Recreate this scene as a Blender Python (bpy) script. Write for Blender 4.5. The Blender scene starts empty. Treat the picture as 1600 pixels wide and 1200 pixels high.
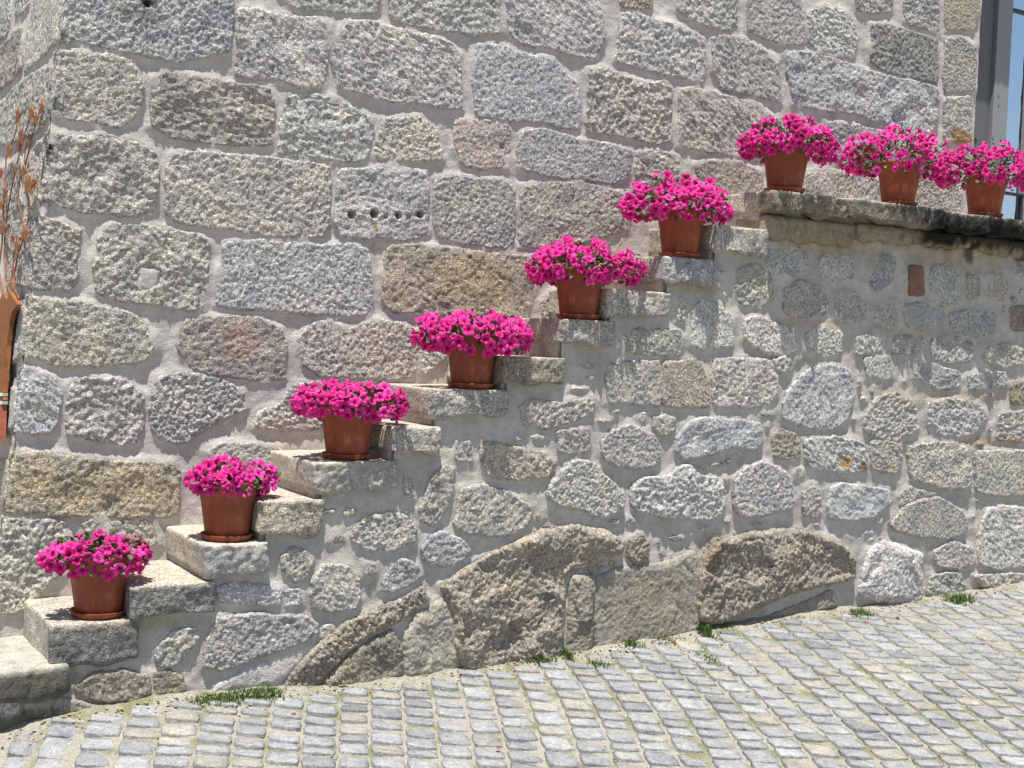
import bpy, math, random
import numpy as np
from mathutils import Vector, Matrix, Euler
from mathutils.geometry import delaunay_2d_cdt
random.seed(7); rng = np.random.default_rng(7)
S = bpy.context.scene
COL = S.collection

# ------------------------------------------------------------------ camera, sky, sun, exposure
F = 2001.6                                   # focal length in pixels of a 1600 px wide picture

def unit(v):
    v = np.array(v, float); return v / np.linalg.norm(v)

AX = unit((3200, -53, -F)); AY = unit((-1250, 125, -F)); AZ = unit(np.cross(AX, AY))
AY = unit(np.cross(AZ, AX))
ROT = np.stack([AX, AY, AZ], 1)              # camera axes <- world axes

def ray(px, py):
    return ROT.T @ np.array([px - 800.0, 600.0 - py, -F])

_p = ray(250, 900) * (0.32 / 125)
_r0 = ray(100, 1120); _t = _p[1] / _r0[1]
CAM = np.array([-_r0[0] * _t, -_p[1], -_r0[2] * _t])   # front of the stairs is Y = 0, the street at its foot Z = 0

def on(px, py, Y=0.0):                       # point of the plane Y = const seen at a pixel
    r = ray(px, py); return CAM + r * ((Y - CAM[1]) / r[1])

cam = bpy.data.cameras.new('camera'); co = bpy.data.objects.new('camera', cam); COL.objects.link(co)
cam.sensor_width = 36; cam.lens = F / 1600 * 36; cam.clip_end = 500; cam.clip_start = .05
co.matrix_world = Matrix.Translation(Vector(CAM)) @ Matrix(ROT.T.tolist()).to_4x4()
S.camera = co

SUN = unit((-0.17, -0.20, 1.0))              # towards the sun
elev = math.asin(SUN[2])
W = bpy.data.worlds.new('World'); S.world = W; W.use_nodes = True
wn = W.node_tree
sky = wn.nodes.new('ShaderNodeTexSky'); sky.sky_type = 'NISHITA'; sky.sun_disc = False
sky.sun_elevation = elev; sky.sun_rotation = math.atan2(SUN[0], SUN[1]); sky.dust_density = 1.0
bg = wn.nodes['Background']; bg.inputs[1].default_value = 0.082
wn.links.new(sky.outputs[0], bg.inputs[0])
sl = bpy.data.lights.new('sun', 'SUN'); sl.energy = 5.0; sl.angle = math.radians(.53); sl.color = (1, .965, .9)
so = bpy.data.objects.new('sun', sl); COL.objects.link(so)
so.rotation_euler = Vector(SUN).to_track_quat('Z', 'Y').to_euler(); so.location = (0, -4, 8)
S.view_settings.view_transform = 'Standard'; S.view_settings.look = 'None'
S.view_settings.gamma = 1; S.view_settings.use_curve_mapping = False
S.view_settings.exposure = 0.65

# ------------------------------------------------------------------ numeric helpers
def _hash(ix, iy, iz, seed):
    h = (ix * 374761393 + iy * 668265263 + iz * 2147483647 + seed * 974634777) & 0xFFFFFFFF
    h = ((h ^ (h >> 13)) * 1274126177) & 0xFFFFFFFF
    return (h ^ (h >> 16)) & 0xFFFFFFFF

_G = rng.normal(size=(256, 3)); _G /= np.linalg.norm(_G, axis=1)[:, None]

def noise(P, wl, seed=0):                    # Perlin noise of points P (N,3), wavelength wl in metres, about -1..1
    Q = np.asarray(P, float) / wl + 1000.37
    I = np.floor(Q).astype(np.int64); Fq = Q - I; U = Fq * Fq * Fq * (Fq * (Fq * 6 - 15) + 10)
    out = 0
    for a in (0, 1):
        for b in (0, 1):
            for c in (0, 1):
                g = _G[_hash(I[:, 0] + a, I[:, 1] + b, I[:, 2] + c, seed) & 255]
                d = g[:, 0] * (Fq[:, 0] - a) + g[:, 1] * (Fq[:, 1] - b) + g[:, 2] * (Fq[:, 2] - c)
                w = (U[:, 0] if a else 1 - U[:, 0]) * (U[:, 1] if b else 1 - U[:, 1]) * (U[:, 2] if c else 1 - U[:, 2])
                out = out + d * w
    return out * 1.7

def crag(P, seed=0, k=1.0):                  # broken granite face, metres; each stone has its own grain and dressing
    r_ = random.Random(seed * 13 + 5); cw, mw, fw = r_.uniform(.35, 1.5), r_.uniform(.5, 1.4), r_.uniform(.65, 1.2)
    if r_.random() < .3: cw *= .4; mw *= .6
    sq = r_.choice((1, 1, 1.6, 2.2)); th = r_.uniform(-.9, .9); P = P.copy()
    ux = (P[:, 0] + P[:, 1]) if P[:, 2].std() < 1e-9 else P[:, 0]
    if P[:, 2].std() < 1e-9:                  # flat face: stretch the tooling along one direction
        a_, b_ = P[:, 0] * math.cos(th) + P[:, 1] * math.sin(th), -P[:, 0] * math.sin(th) + P[:, 1] * math.cos(th)
        P[:, 0] = a_ / sq ** .5; P[:, 1] = b_ * sq ** .3
    return k * (.0055 * cw * noise(P, .11, seed) + .0050 * mw * (.30 - np.abs(noise(P, .048, seed + 1)))
                + .0036 * mw * noise(P, .024, seed + 2) + .0038 * fw * noise(P, .0125, seed + 3))

def facets(Q, seed, cell=.11, slope=.3, step=.016):   # broken planes of rock
    R2 = np.random.default_rng(seed); lo, hi = Q[:, :2].min(0) - cell, Q[:, :2].max(0) + cell
    n = max(3, int((hi - lo).prod() / cell ** 2)); C = R2.uniform(lo, hi, (n, 2)); g = R2.normal(0, slope, (n, 2)); o = R2.normal(0, step, n)
    W_ = Q[:, :2] + .03 * np.stack([noise(Q, .12, seed), noise(Q, .12, seed + 1)], 1) + .008 * np.stack([noise(Q, .03, seed), noise(Q, .03, seed + 1)], 1)
    d = np.linalg.norm(W_[:, None] - C[None], axis=2); i0 = d.argmin(1)
    dd = W_ - C[i0]; return np.clip(o[i0] + (g[i0] * dd).sum(1), -.04, .04)

def seg_dist(P, poly):                       # distance of points to a closed polygon, and inside mask
    A = poly; B = np.roll(poly, -1, 0)
    d2 = np.full(len(P), 1e9); ins = np.zeros(len(P), bool)
    for a, b in zip(A, B):
        ab = b - a; L = ab @ ab + 1e-12
        t = np.clip(((P - a) @ ab) / L, 0, 1)
        q = P - a - t[:, None] * ab
        d2 = np.minimum(d2, (q * q).sum(1))
        c = (a[1] > P[:, 1]) != (b[1] > P[:, 1])
        xi = a[0] + (P[:, 1] - a[1]) * (b[0] - a[0]) / (b[1] - a[1] + 1e-15)
        ins ^= c & (P[:, 0] < xi)
    return np.sqrt(d2), ins

def chaikin(p, n=2, r=.22):
    for _ in range(n):
        q = np.roll(p, -1, 0)
        p = np.stack([p * (1 - r) + q * r, p * r + q * (1 - r)], 1).reshape(-1, 2)
    return p

def resample(p, h):
    q = np.vstack([p, p[:1]]); s = np.r_[0, np.cumsum(np.linalg.norm(np.diff(q, axis=0), axis=1))]
    n = max(8, int(s[-1] / h)); t = np.arange(n) * s[-1] / n
    return np.stack([np.interp(t, s, q[:, 0]), np.interp(t, s, q[:, 1])], 1)

# stains of the stones, plus flower shade painted on the landing coping: (centre, radii, colour factor, strength)
STAINS_SHADE = []
def stain_shade(px, py, Y, rx, rz, col, k=1.0, ry=.3):
    c = on(px, py, Y); STAINS_SHADE.append((c, np.array([rx, ry, rz]), np.array(col), k))

def tint_of(V, base=None):
    T = np.ones((len(V), 3)) if base is None else base.copy()
    for c, r, col, k in STAINS_SHADE:
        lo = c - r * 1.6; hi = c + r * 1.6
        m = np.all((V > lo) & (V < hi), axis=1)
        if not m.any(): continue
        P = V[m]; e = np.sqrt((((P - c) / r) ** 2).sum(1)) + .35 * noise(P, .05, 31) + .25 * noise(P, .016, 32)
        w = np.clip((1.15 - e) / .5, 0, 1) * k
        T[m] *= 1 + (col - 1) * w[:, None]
    return T

def mk(name, V, faces, mat, parent=None, smooth=True, tint=None, color=None, origin=None, kind=None):
    V = np.asarray(V, float)
    o0 = V.mean(0) if origin is None else np.asarray(origin, float)
    me = bpy.data.meshes.new(name)
    me.from_pydata((V - o0).tolist(), [], faces)
    if smooth: me.polygons.foreach_set('use_smooth', np.ones(len(me.polygons), bool))
    if tint is not None:
        a = me.color_attributes.new('tint', 'FLOAT_COLOR', 'POINT')
        a.data.foreach_set('color', np.hstack([tint, np.ones((len(V), 1))]).astype(np.float32).ravel())
    me.materials.append(mat); me.update()
    ob = bpy.data.objects.new(name, me); COL.objects.link(ob)
    ob.location = o0
    if parent is not None:
        ob.parent = parent
        ob.location = Vector(o0) - WLOC[parent.name]
    WLOC[ob.name] = Vector(o0)
    if color is not None: ob.color = (*color, 1)
    if kind: ob['kind'] = kind
    return ob

WLOC = {}
def thing(name, loc, label, cat, group=None, kind=None):
    o = bpy.data.objects.new(name, None); COL.objects.link(o); o.location = loc; o.empty_display_size = .1
    WLOC[o.name] = Vector(loc)
    o['label'] = label; o['category'] = cat
    if group: o['group'] = group
    if kind: o['kind'] = kind
    return o

# ------------------------------------------------------------------ materials
def new_mat(name):
    m = bpy.data.materials.new(name); m.use_nodes = True
    nt = m.node_tree; return m, nt, nt.nodes['Principled BSDF']

def N(nt, t, **kw):
    n = nt.nodes.new(t)
    for k, v in kw.items():
        if k.startswith('i_'): n.inputs[k[2:].replace('_', ' ')].default_value = v
        else: setattr(n, k, v)
    return n

def noise_node(nt, pos, scale, detail=3, rough=.6):
    n = N(nt, 'ShaderNodeTexNoise'); n.inputs['Scale'].default_value = scale; n.inputs['Detail'].default_value = detail
    n.inputs['Roughness'].default_value = rough; nt.links.new(pos, n.inputs['Vector']); return n.outputs['Fac']

def ramp(nt, src, pts):
    r = N(nt, 'ShaderNodeValToRGB'); cr = r.color_ramp
    while len(cr.elements) < len(pts): cr.elements.new(.5)
    for e, (p, c) in zip(cr.elements, pts):
        e.position = p; e.color = (*(c if hasattr(c, '__len__') else (c, c, c)), 1)
    nt.links.new(src, r.inputs[0]); return r.outputs[0]

def mul(nt, a, b, fac=1.0, mode='MULTIPLY'):
    m = N(nt, 'ShaderNodeMix', data_type='RGBA', blend_type=mode)
    m.inputs[0].default_value = fac if not hasattr(fac, 'node') else 0
    if hasattr(fac, 'node'): nt.links.new(fac, m.inputs[0])
    for s, i in ((a, 6), (b, 7)):
        if hasattr(s, 'node'): nt.links.new(s, m.inputs[i])
        else: m.inputs[i].default_value = (*s, 1)
    return m.outputs[2]

def bump(nt, b, pos, specs):
    prev = None
    for scale, det, dist, st in specs:
        h = noise_node(nt, pos, scale, det, .65)
        n = N(nt, 'ShaderNodeBump'); n.inputs['Distance'].default_value = dist; n.inputs['Strength'].default_value = st
        nt.links.new(h, n.inputs['Height'])
        if prev: nt.links.new(prev, n.inputs['Normal'])
        prev = n.outputs[0]
    nt.links.new(prev, b.inputs['Normal'])

def granite_mat(name, speck=1.0, bmp=1.0, tinted=True, patch=((.84, .84, .86), (1.08, 1.04, .97))):
    m, nt, b = new_mat(name)
    pos = N(nt, 'ShaderNodeNewGeometry').outputs['Position']
    oi = N(nt, 'ShaderNodeObjectInfo').outputs['Color']
    f1 = ramp(nt, noise_node(nt, pos, 120, 3, .75), [(.30, 1 - .75 * speck), (.45, 1 - .16 * speck), (.58, 1 + .25 * speck), (.72, 1 + .75 * speck)])
    f2 = ramp(nt, noise_node(nt, pos, 70, 3, .7), [(.32, 1 - .35 * speck), (.5, 1.0), (.68, 1 + .25 * speck)])
    f3 = ramp(nt, noise_node(nt, pos, 7, 4, .6), [(.36, patch[0]), (.5, (1, 1, 1)), (.64, patch[1])])
    f4 = ramp(nt, noise_node(nt, pos, 26, 3, .6), [(.38, (.84, .84, .86)), (.62, (1.12, 1.1, 1.05))])
    c = mul(nt, mul(nt, mul(nt, mul(nt, oi, f1), f2), f3), f4)
    if tinted:
        at = N(nt, 'ShaderNodeAttribute', attribute_name='tint'); c = mul(nt, c, at.outputs['Color'])
    nt.links.new(c, b.inputs['Base Color'])
    b.inputs['Roughness'].default_value = .88; b.inputs['Specular IOR Level'].default_value = .25
    bump(nt, b, pos, [(55, 3, .009 * bmp, .9), (150, 2, .006 * bmp, .9)])
    return m

M_GRAN = granite_mat('rough_granite')
M_SMOOTH = granite_mat('worn_granite', .5, .6)
M_SETT = granite_mat('grey_granite_setts', .5, .6, tinted=False, patch=((.86, .87, .9), (1.08, 1.05, 1.0)))

def mortar_mat(name, col, col2):
    m, nt, b = new_mat(name)
    pos = N(nt, 'ShaderNodeNewGeometry').outputs['Position']
    f = noise_node(nt, pos, 5, 5, .6)
    c = ramp(nt, f, [(.35, col2), (.62, col)])
    c = mul(nt, c, ramp(nt, noise_node(nt, pos, 160, 3, .7), [(.3, .84), (.7, 1.14)]))
    c = mul(nt, c, ramp(nt, noise_node(nt, pos, 22, 4, .6), [(.35, .9), (.65, 1.08)]))
    at = N(nt, 'ShaderNodeAttribute', attribute_name='tint'); c = mul(nt, c, at.outputs['Color'])
    nt.links.new(c, b.inputs['Base Color']); b.inputs['Roughness'].default_value = .93
    b.inputs['Specular IOR Level'].default_value = .2
    bump(nt, b, pos, [(30, 5, .009, .7), (190, 2, .003, .7)])
    return m
M_MORT_W = mortar_mat('pinkish_lime_mortar', (.52, .482, .45), (.45, .418, .39))
M_MORT_S = mortar_mat('grey_mortar', (.485, .455, .415), (.385, .36, .325))

def street_mat():
    m, nt, b = new_mat('sandy_joints_with_moss')
    pos = N(nt, 'ShaderNodeNewGeometry').outputs['Position']
    c = ramp(nt, noise_node(nt, pos, 120, 3, .7), [(.3, (.17, .155, .12)), (.55, (.29, .27, .225)), (.7, (.42, .395, .34))])
    mask = ramp(nt, noise_node(nt, pos, 5.5, 4, .65), [(.49, 0), (.62, .75)])
    g = ramp(nt, noise_node(nt, pos, 90, 3, .7), [(.3, (.06, .075, .02)), (.7, (.17, .18, .06))])
    c = mul(nt, c, g, mask, 'MIX')
    nt.links.new(c, b.inputs['Base Color']); b.inputs['Roughness'].default_value = .95
    bump(nt, b, pos, [(60, 3, .006, .6), (250, 2, .002, .6)])
    return m
M_STREET = street_mat()

def plain(name, col, rough=.5, var=.12, vs=30, spec=.4, metallic=0, bmp=0):
    m, nt, b = new_mat(name)
    pos = N(nt, 'ShaderNodeNewGeometry').outputs['Position']
    c = mul(nt, col, ramp(nt, noise_node(nt, pos, vs, 4, .6), [(.3, 1 - var), (.7, 1 + var)]))
    nt.links.new(c, b.inputs['Base Color']); b.inputs['Roughness'].default_value = rough
    b.inputs['Specular IOR Level'].default_value = spec; b.inputs['Metallic'].default_value = metallic
    if bmp: bump(nt, b, pos, [(vs * 2, 3, bmp, .6)])
    return m
M_SOIL = plain('potting_soil', (.045, .03, .02), .95, .4, 90, bmp=.004)
M_FRAME = plain('grey_painted_frame', (.25, .258, .27), .45, .04)
M_FRAME_SHADE = plain('shaded_grey_frame', (.13, .135, .145), .5, .05)  # grey frame with the shade beside the jamb put into its colour
M_DARK = plain('dark_room', (.02, .02, .022), .9)
M_DMETAL = plain('dark_metal', (.03, .035, .04), .4)
M_RUST = plain('rust_orange_metal', (.24, .085, .022), .75, .35, 40, bmp=.002)
M_RUST2 = plain('red_brown_metal', (.22, .06, .025), .7, .3, 40, bmp=.002)
M_WHITE = plain('white_band_paint', (.75, .72, .64), .6, .05)
M_PLASTER = plain('doorway_plaster', (.33, .31, .30), .9, .1, 12, bmp=.003)

def pot_mat():
    m, nt, b = new_mat('terracotta_plastic')
    tc = N(nt, 'ShaderNodeTexCoord').outputs['Object']
    mp = N(nt, 'ShaderNodeMapping'); mp.inputs['Scale'].default_value = (1, 1, .12); nt.links.new(tc, mp.inputs[0])
    c = mul(nt, (.27, .068, .030), ramp(nt, noise_node(nt, mp.outputs[0], 60, 4, .7), [(.3, .78), (.55, 1.0), (.75, 1.3)]))
    c = mul(nt, c, ramp(nt, noise_node(nt, tc, 9, 4, .6), [(.35, (.85, .85, .85)), (.7, (1.1, 1.12, 1.2))]))
    oi = N(nt, 'ShaderNodeObjectInfo').outputs['Random']
    c = mul(nt, c, ramp(nt, oi, [(0, (.82, .84, .9)), (1, (1.12, 1.1, 1.05))]))
    wh = ramp(nt, noise_node(nt, tc, 16, 6, .75), [(.56, 0), (.74, .35)])
    c = mul(nt, c, (.42, .30, .24), wh, 'MIX')
    nt.links.new(c, b.inputs['Base Color'])
    b.inputs['Roughness'].default_value = .55; b.inputs['Specular IOR Level'].default_value = .3
    bump(nt, b, tc, [(220, 2, .0008, .5)])
    return m
M_POT = pot_mat()

def petal_mat():
    m, nt, b = new_mat('magenta_petals')
    at = N(nt, 'ShaderNodeAttribute', attribute_name='tint').outputs['Color']
    oi = N(nt, 'ShaderNodeObjectInfo').outputs['Random']
    v = ramp(nt, oi, [(0, (.62, .7, .62)), (.25, (.86, .85, .85)), (.6, (1, 1, 1)), (.85, (1.05, 1.8, 1.25)), (1, (1.12, 3.2, 1.5))])
    c = mul(nt, at, v)
    nt.links.new(c, b.inputs['Base Color']); b.inputs['Roughness'].default_value = .6
    b.inputs['Specular IOR Level'].default_value = .2
    tr = N(nt, 'ShaderNodeBsdfTranslucent'); nt.links.new(c, tr.inputs['Color'])
    mx = N(nt, 'ShaderNodeMixShader'); mx.inputs[0].default_value = .35
    nt.links.new(b.outputs[0], mx.inputs[1]); nt.links.new(tr.outputs[0], mx.inputs[2])
    nt.links.new(mx.outputs[0], nt.nodes['Material Output'].inputs[0])
    return m
M_PETAL = petal_mat()

def leaf_mat(name, a, c2, scale=40):
    m, nt, b = new_mat(name)
    pos = N(nt, 'ShaderNodeNewGeometry').outputs['Position']
    c = ramp(nt, noise_node(nt, pos, scale, 3, .6), [(.3, a), (.7, c2)])
    nt.links.new(c, b.inputs['Base Color']); b.inputs['Roughness'].default_value = .55
    tr = N(nt, 'ShaderNodeBsdfTranslucent'); nt.links.new(c, tr.inputs['Color'])
    mx = N(nt, 'ShaderNodeMixShader'); mx.inputs[0].default_value = .3
    nt.links.new(b.outputs[0], mx.inputs[1]); nt.links.new(tr.outputs[0], mx.inputs[2])
    nt.links.new(mx.outputs[0], nt.nodes['Material Output'].inputs[0])
    return m
M_LEAF = leaf_mat('petunia_leaves', (.045, .085, .02), (.11, .17, .045))
M_GRASS = leaf_mat('weed_leaves', (.05, .10, .02), (.13, .20, .05))
M_DRYGRASS = leaf_mat('joint_moss', (.08, .11, .03), (.22, .22, .08))

def glass_mat():
    m, nt, b = new_mat('reflecting_glass')
    b.inputs['Base Color'].default_value = (.78, .84, .9, 1); b.inputs['Metallic'].default_value = 1; b.inputs['Roughness'].default_value = .02
    b.inputs['Specular IOR Level'].default_value = 1.0; b.inputs['IOR'].default_value = 3.2
    return m
M_GLASS = glass_mat()

# ------------------------------------------------------------------ planes of the place
D = 0.50                                      # width of the stairs: the house wall stands at Y = D
c_top = on(101, 0, D); c_bot = on(7, 830, D)
_b = (c_top[0] - c_bot[0]) / (c_top[2] - c_bot[2]); _a = c_bot[0] - _b * c_bot[2]
def XC(z): return _a + _b * np.asarray(z)     # the leaning house corner

def place_W(u, v, h): return np.stack([u, np.full_like(u, D) - h, v], 1)
def place_S(u, v, h): return np.stack([u, -h, v], 1)
def place_L(u, v, h): return np.stack([XC(v) - h, D - u, v], 1)

def px_W(p, off=0): return np.array([on(x, y, D - off)[[0, 2]] for x, y in p])
def px_S(p, off=0): return np.array([on(x, y, -off)[[0, 2]] for x, y in p])
def px_L(p, off=0):
    out = []
    for x, y in p:
        r = ray(x, y)                         # X = a + b Z - off
        t = (_a - off + _b * CAM[2] - CAM[0]) / (r[0] - _b * r[2])
        q = CAM + r * t; out.append((D - q[1], q[2]))
    return np.array(out)

def stone_mesh(poly, place, prot, seed, rough=1.0, h=.0075, edge=.014, big=0.0, holes=(), jit=1.0, tilt=None):
    p = resample(chaikin(poly, 2, .11), h)
    P3 = np.c_[p, np.full(len(p), seed * .37)]
    c = p.mean(0); n = p - c; n /= np.linalg.norm(n, axis=1)[:, None] + 1e-9
    off = (.0075 * noise(P3, .07, 5) + .0050 * noise(P3, .024, 6)) * jit
    p = p + n * off[:, None]
    lo, hi = p.min(0), p.max(0)
    ys = np.arange(lo[1] + h * .5, hi[1], h * .87); g = []
    for i, y in enumerate(ys):
        xs = np.arange(lo[0] + (h * .5 if i & 1 else 0), hi[0], h); g.append(np.c_[xs, np.full(len(xs), y)])
    g = np.vstack(g) if g else np.zeros((0, 2))
    g = g + rng.uniform(-.22, .22, g.shape) * h
    d, ins = seg_dist(g, p); k = ins & (d > h * .55); g, d = g[k], d[k]
    allp = np.vstack([p, g]); n0 = len(p)
    vo, _e, fo, *_ = delaunay_2d_cdt([Vector(q) for q in allp], [(i, (i + 1) % n0) for i in range(n0)], [], 1, 1e-6, False)
    if len(vo) != len(allp):
        allp = np.array([tuple(q) for q in vo]); d, _ = seg_dist(allp, p); d[:0] = 0
        dd = d
    else:
        dd = np.r_[np.zeros(n0), d]
    u, v = allp[:, 0], allp[:, 1]
    t = np.clip(dd / edge, 0, 1); prof = np.sqrt(1 - (1 - t) ** 2)
    Q = np.c_[u, v, np.full(len(u), seed * 1.31)]
    H = prot * prof + crag(Q, seed, rough) * (.25 + .75 * np.clip(dd / .012, 0, 1))
    if big: H += (big * noise(Q, .35, seed + 7) + (big / .03) * .42 * facets(Q, seed, .17, .22, .010)) * np.clip(dd / .05, 0, 1)
    if tilt is not None: H += tilt[0] * (u - u.mean()) + tilt[1] * (v - v.mean())
    for hx, hy, hr, hd in holes:
        e = np.hypot(u - hx, v - hy); H -= hd * np.clip((hr * 1.4 - e) / (hr * .6), 0, 1)
    faces = [tuple(f) for f in fo]
    # skirt into the mortar
    if len(vo) == n0 + len(g):
        sp = p + n * .004; base = len(allp)
        u = np.r_[u, sp[:, 0]]; v = np.r_[v, sp[:, 1]]; H = np.r_[H, np.full(n0, -.035)]
        faces += [(i, base + i, base + (i + 1) % n0, (i + 1) % n0) for i in range(n0)]
    return place(u, v, H), faces

TONE = {'g': (.425, .42, .408), 'w': (.42, .40, .368), 't': (.395, .355, .295), 'p': (.40, .358, .332), 'd': (.29, .288, .275),
        'b': (.425, .43, .435), 'l': (.49, .475, .45), 'r': (.215, .12, .09), 's': (.33, .305, .265), 'o': (.30, .268, .222), 'c': (.43, .395, .335)}

def parse(s): return [tuple(float(q) for q in w.split(',')) for w in s.split()]

def extend(p):                                # stones cut by the picture's edge go on beyond it
    out = []
    for x, y in p:
        if y <= 0: y = -34
        if x >= 1600: x = 1640
        out.append((x, y))
    return out

def add_stone(spec, pxf, place, parent, i, kind='w', mat=None):
    tone, prot, s = spec[:3]; opt = spec[3] if len(spec) > 3 else {}
    poly = pxf(extend(parse(s)), prot * .006)
    if i < 200 or i >= 300:                   # the traced outline is the lit face: the stone is a little wider
        gr = .011 if i < 200 else .012; c_ = (poly.min(0) + poly.max(0)) / 2; hw = (poly.max(0) - poly.min(0)) / 2
        poly = c_ + (poly - c_) * (1 + gr / hw)
    if i < 200:                               # quoins reach the corner
        n_ = poly[:, 0] < XC(poly[:, 1]) + .055; poly[n_, 0] = XC(poly[n_, 1]) - .010
    elif i < 300:
        n_ = poly[:, 0] > -.16; poly[n_, 0] = .010
    holes = []
    for hx, hy, hr, hd in opt.get('holes', ()):
        q = pxf([(hx, hy)], prot * .01)[0]; holes.append((q[0], q[1], hr, hd))
    area = abs(sum(poly[j - 1][0] * poly[j][1] - poly[j][0] * poly[j - 1][1] for j in range(len(poly)))) / 2
    h = opt.get('h', .0062 if area < .12 else .0072)
    prot = max(1.4, prot * (.60 if i < 200 else .72 if prot < 5 else .7))
    V, Fc = stone_mesh(poly, place, prot * .01, i * 3 + 11, opt.get('rough', 1.0), h, opt.get('edge', .014 if area > .006 else .010),
                       opt.get('big', 0), holes, tilt=opt.get('tilt'))
    r = random.Random(i * 7 + 3)
    k = r.uniform(.88, 1.12); base = TONE[tone]
    col = tuple(min(.8, c * k * r.uniform(.98, 1.02)) for c in base)
    m = mat or (M_SMOOTH if opt.get('smooth') else M_GRAN)
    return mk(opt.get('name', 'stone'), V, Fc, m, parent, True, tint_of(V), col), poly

def sheet(name, polys, place, umin, umax, vmin, vmax, step, mat, parent, keep=None, fillet=.013, seed=3, clampu=None, amp=.005, stainf=None):
    us = np.arange(umin, umax + step, step); vs = np.arange(vmin, vmax + step, step)
    UU, VV = np.meshgrid(us, vs); P = np.c_[UU.ravel(), VV.ravel()]
    dist = np.full(len(P), .5); deep = np.zeros(len(P), bool)
    for q in polys:
        lo, hi = q.min(0) - .1, q.max(0) + .1
        m = np.where(np.all((P > lo) & (P < hi), axis=1))[0]
        if len(m) == 0: continue
        d, ins = seg_dist(P[m], q)
        dist[m] = np.minimum(dist[m], np.where(ins, 0, d)); deep[m] |= ins & (d > .03)
    Q = np.c_[P, np.full(len(P), seed * 1.7)]
    H = amp * noise(Q, .16, seed) + amp * .6 * noise(Q, .06, seed + 1) + .0016 * noise(Q, .024, seed + 2)
    trow = np.clip(noise(Q, .4, seed + 9) * 3, 0, 1); H += trow * .004 * (.4 - np.abs(noise(Q * np.array([1, 2.2, 1]), .09, seed + 10)))
    fl = fillet * np.clip(1 + .8 * noise(Q, .12, seed + 4), .2, 2)
    H += fl * np.exp(-dist / .013)
    U = P[:, 0].copy()
    if clampu is not None: U = clampu(U, P[:, 1])
    V = place(U, P[:, 1], H)
    nu, nv = len(us), len(vs)
    idx = np.arange(nu * nv).reshape(nv, nu)
    f = np.stack([idx[:-1, :-1], idx[:-1, 1:], idx[1:, 1:], idx[1:, :-1]], -1).reshape(-1, 4)
    ok = ~deep[f].all(1)
    if keep is not None:
        kk = keep(P[:, 0], P[:, 1]); ok &= kk[f].all(1)
    w = U[f]; ok &= (w.max(1) - w.min(1)) > 1e-5
    f = f[ok]; used = np.unique(f); rem = np.full(len(P), -1); rem[used] = np.arange(len(used))
    V = V[used]; T = tint_of(V)
    if stainf is not None: T = stainf(V, T)
    return mk(name, V, rem[f].tolist(), mat, parent, True, T)

def rough_box(x0, x1, y0, y1, z0, z1, h, rnd=.02, seed=1, k=1.0, warp=0.012, shape=None):
    def axis(a, b, s): return np.linspace(a, b, max(2, int(round((b - a) / s)) + 1))
    xs, ys, zs = axis(x0, x1, h), axis(y0, y1, h * 1.5), axis(z0, z1, h)
    key = {}; V = []; Fs = []
    def vid(i, j, l):
        q = (i, j, l)
        if q not in key: key[q] = len(V); V.append((xs[i], ys[j], zs[l]))
        return key[q]
    nx, ny, nz = len(xs), len(ys), len(zs)
    for i in range(nx - 1):
        for l in range(nz - 1):
            Fs.append((vid(i, 0, l), vid(i + 1, 0, l), vid(i + 1, 0, l + 1), vid(i, 0, l + 1)))
            Fs.append((vid(i, ny - 1, l), vid(i, ny - 1, l + 1), vid(i + 1, ny - 1, l + 1), vid(i + 1, ny - 1, l)))
        for j in range(ny - 1):
            Fs.append((vid(i, j, nz - 1), vid(i + 1, j, nz - 1), vid(i + 1, j + 1, nz - 1), vid(i, j + 1, nz - 1)))
            Fs.append((vid(i, j, 0), vid(i, j + 1, 0), vid(i + 1, j + 1, 0), vid(i + 1, j, 0)))
    for j in range(ny - 1):
        for l in range(nz - 1):
            Fs.append((vid(0, j, l), vid(0, j, l + 1), vid(0, j + 1, l + 1), vid(0, j + 1, l)))
            Fs.append((vid(nx - 1, j, l), vid(nx - 1, j + 1, l), vid(nx - 1, j + 1, l + 1), vid(nx - 1, j, l + 1)))
    V = np.array(V)
    lo = np.array([x0, y0, z0]) + rnd; hi = np.array([x1, y1, z1]) - rnd
    q = np.clip(V, lo, hi); d = V - q; L = np.linalg.norm(d, axis=1)[:, None] + 1e-9
    nrm = d / L; V = q + nrm * np.minimum(L, rnd)
    front = np.clip((-nrm[:, 1]) * 1.2, 0, 1)
    bottomw = np.clip(-nrm[:, 2], 0, 1)
    V += nrm * (crag(V, seed, 1.0) * (.35 + .9 * front)[:, None].T[0] * k)[:, None]
    V += np.stack([warp * noise(V, .22, seed + 20), .8 * warp * noise(V, .2, seed + 21), .5 * warp * noise(V, .25, seed + 22)], 1)
    V[:, 2] += bottomw * .03 * noise(V, .12, seed + 9)
    ov = V[:, 2] - (z1 - .003); V[:, 2] = np.where(ov > 0, z1 - .003 + ov * .12, V[:, 2])
    return V, Fs, nrm

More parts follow.
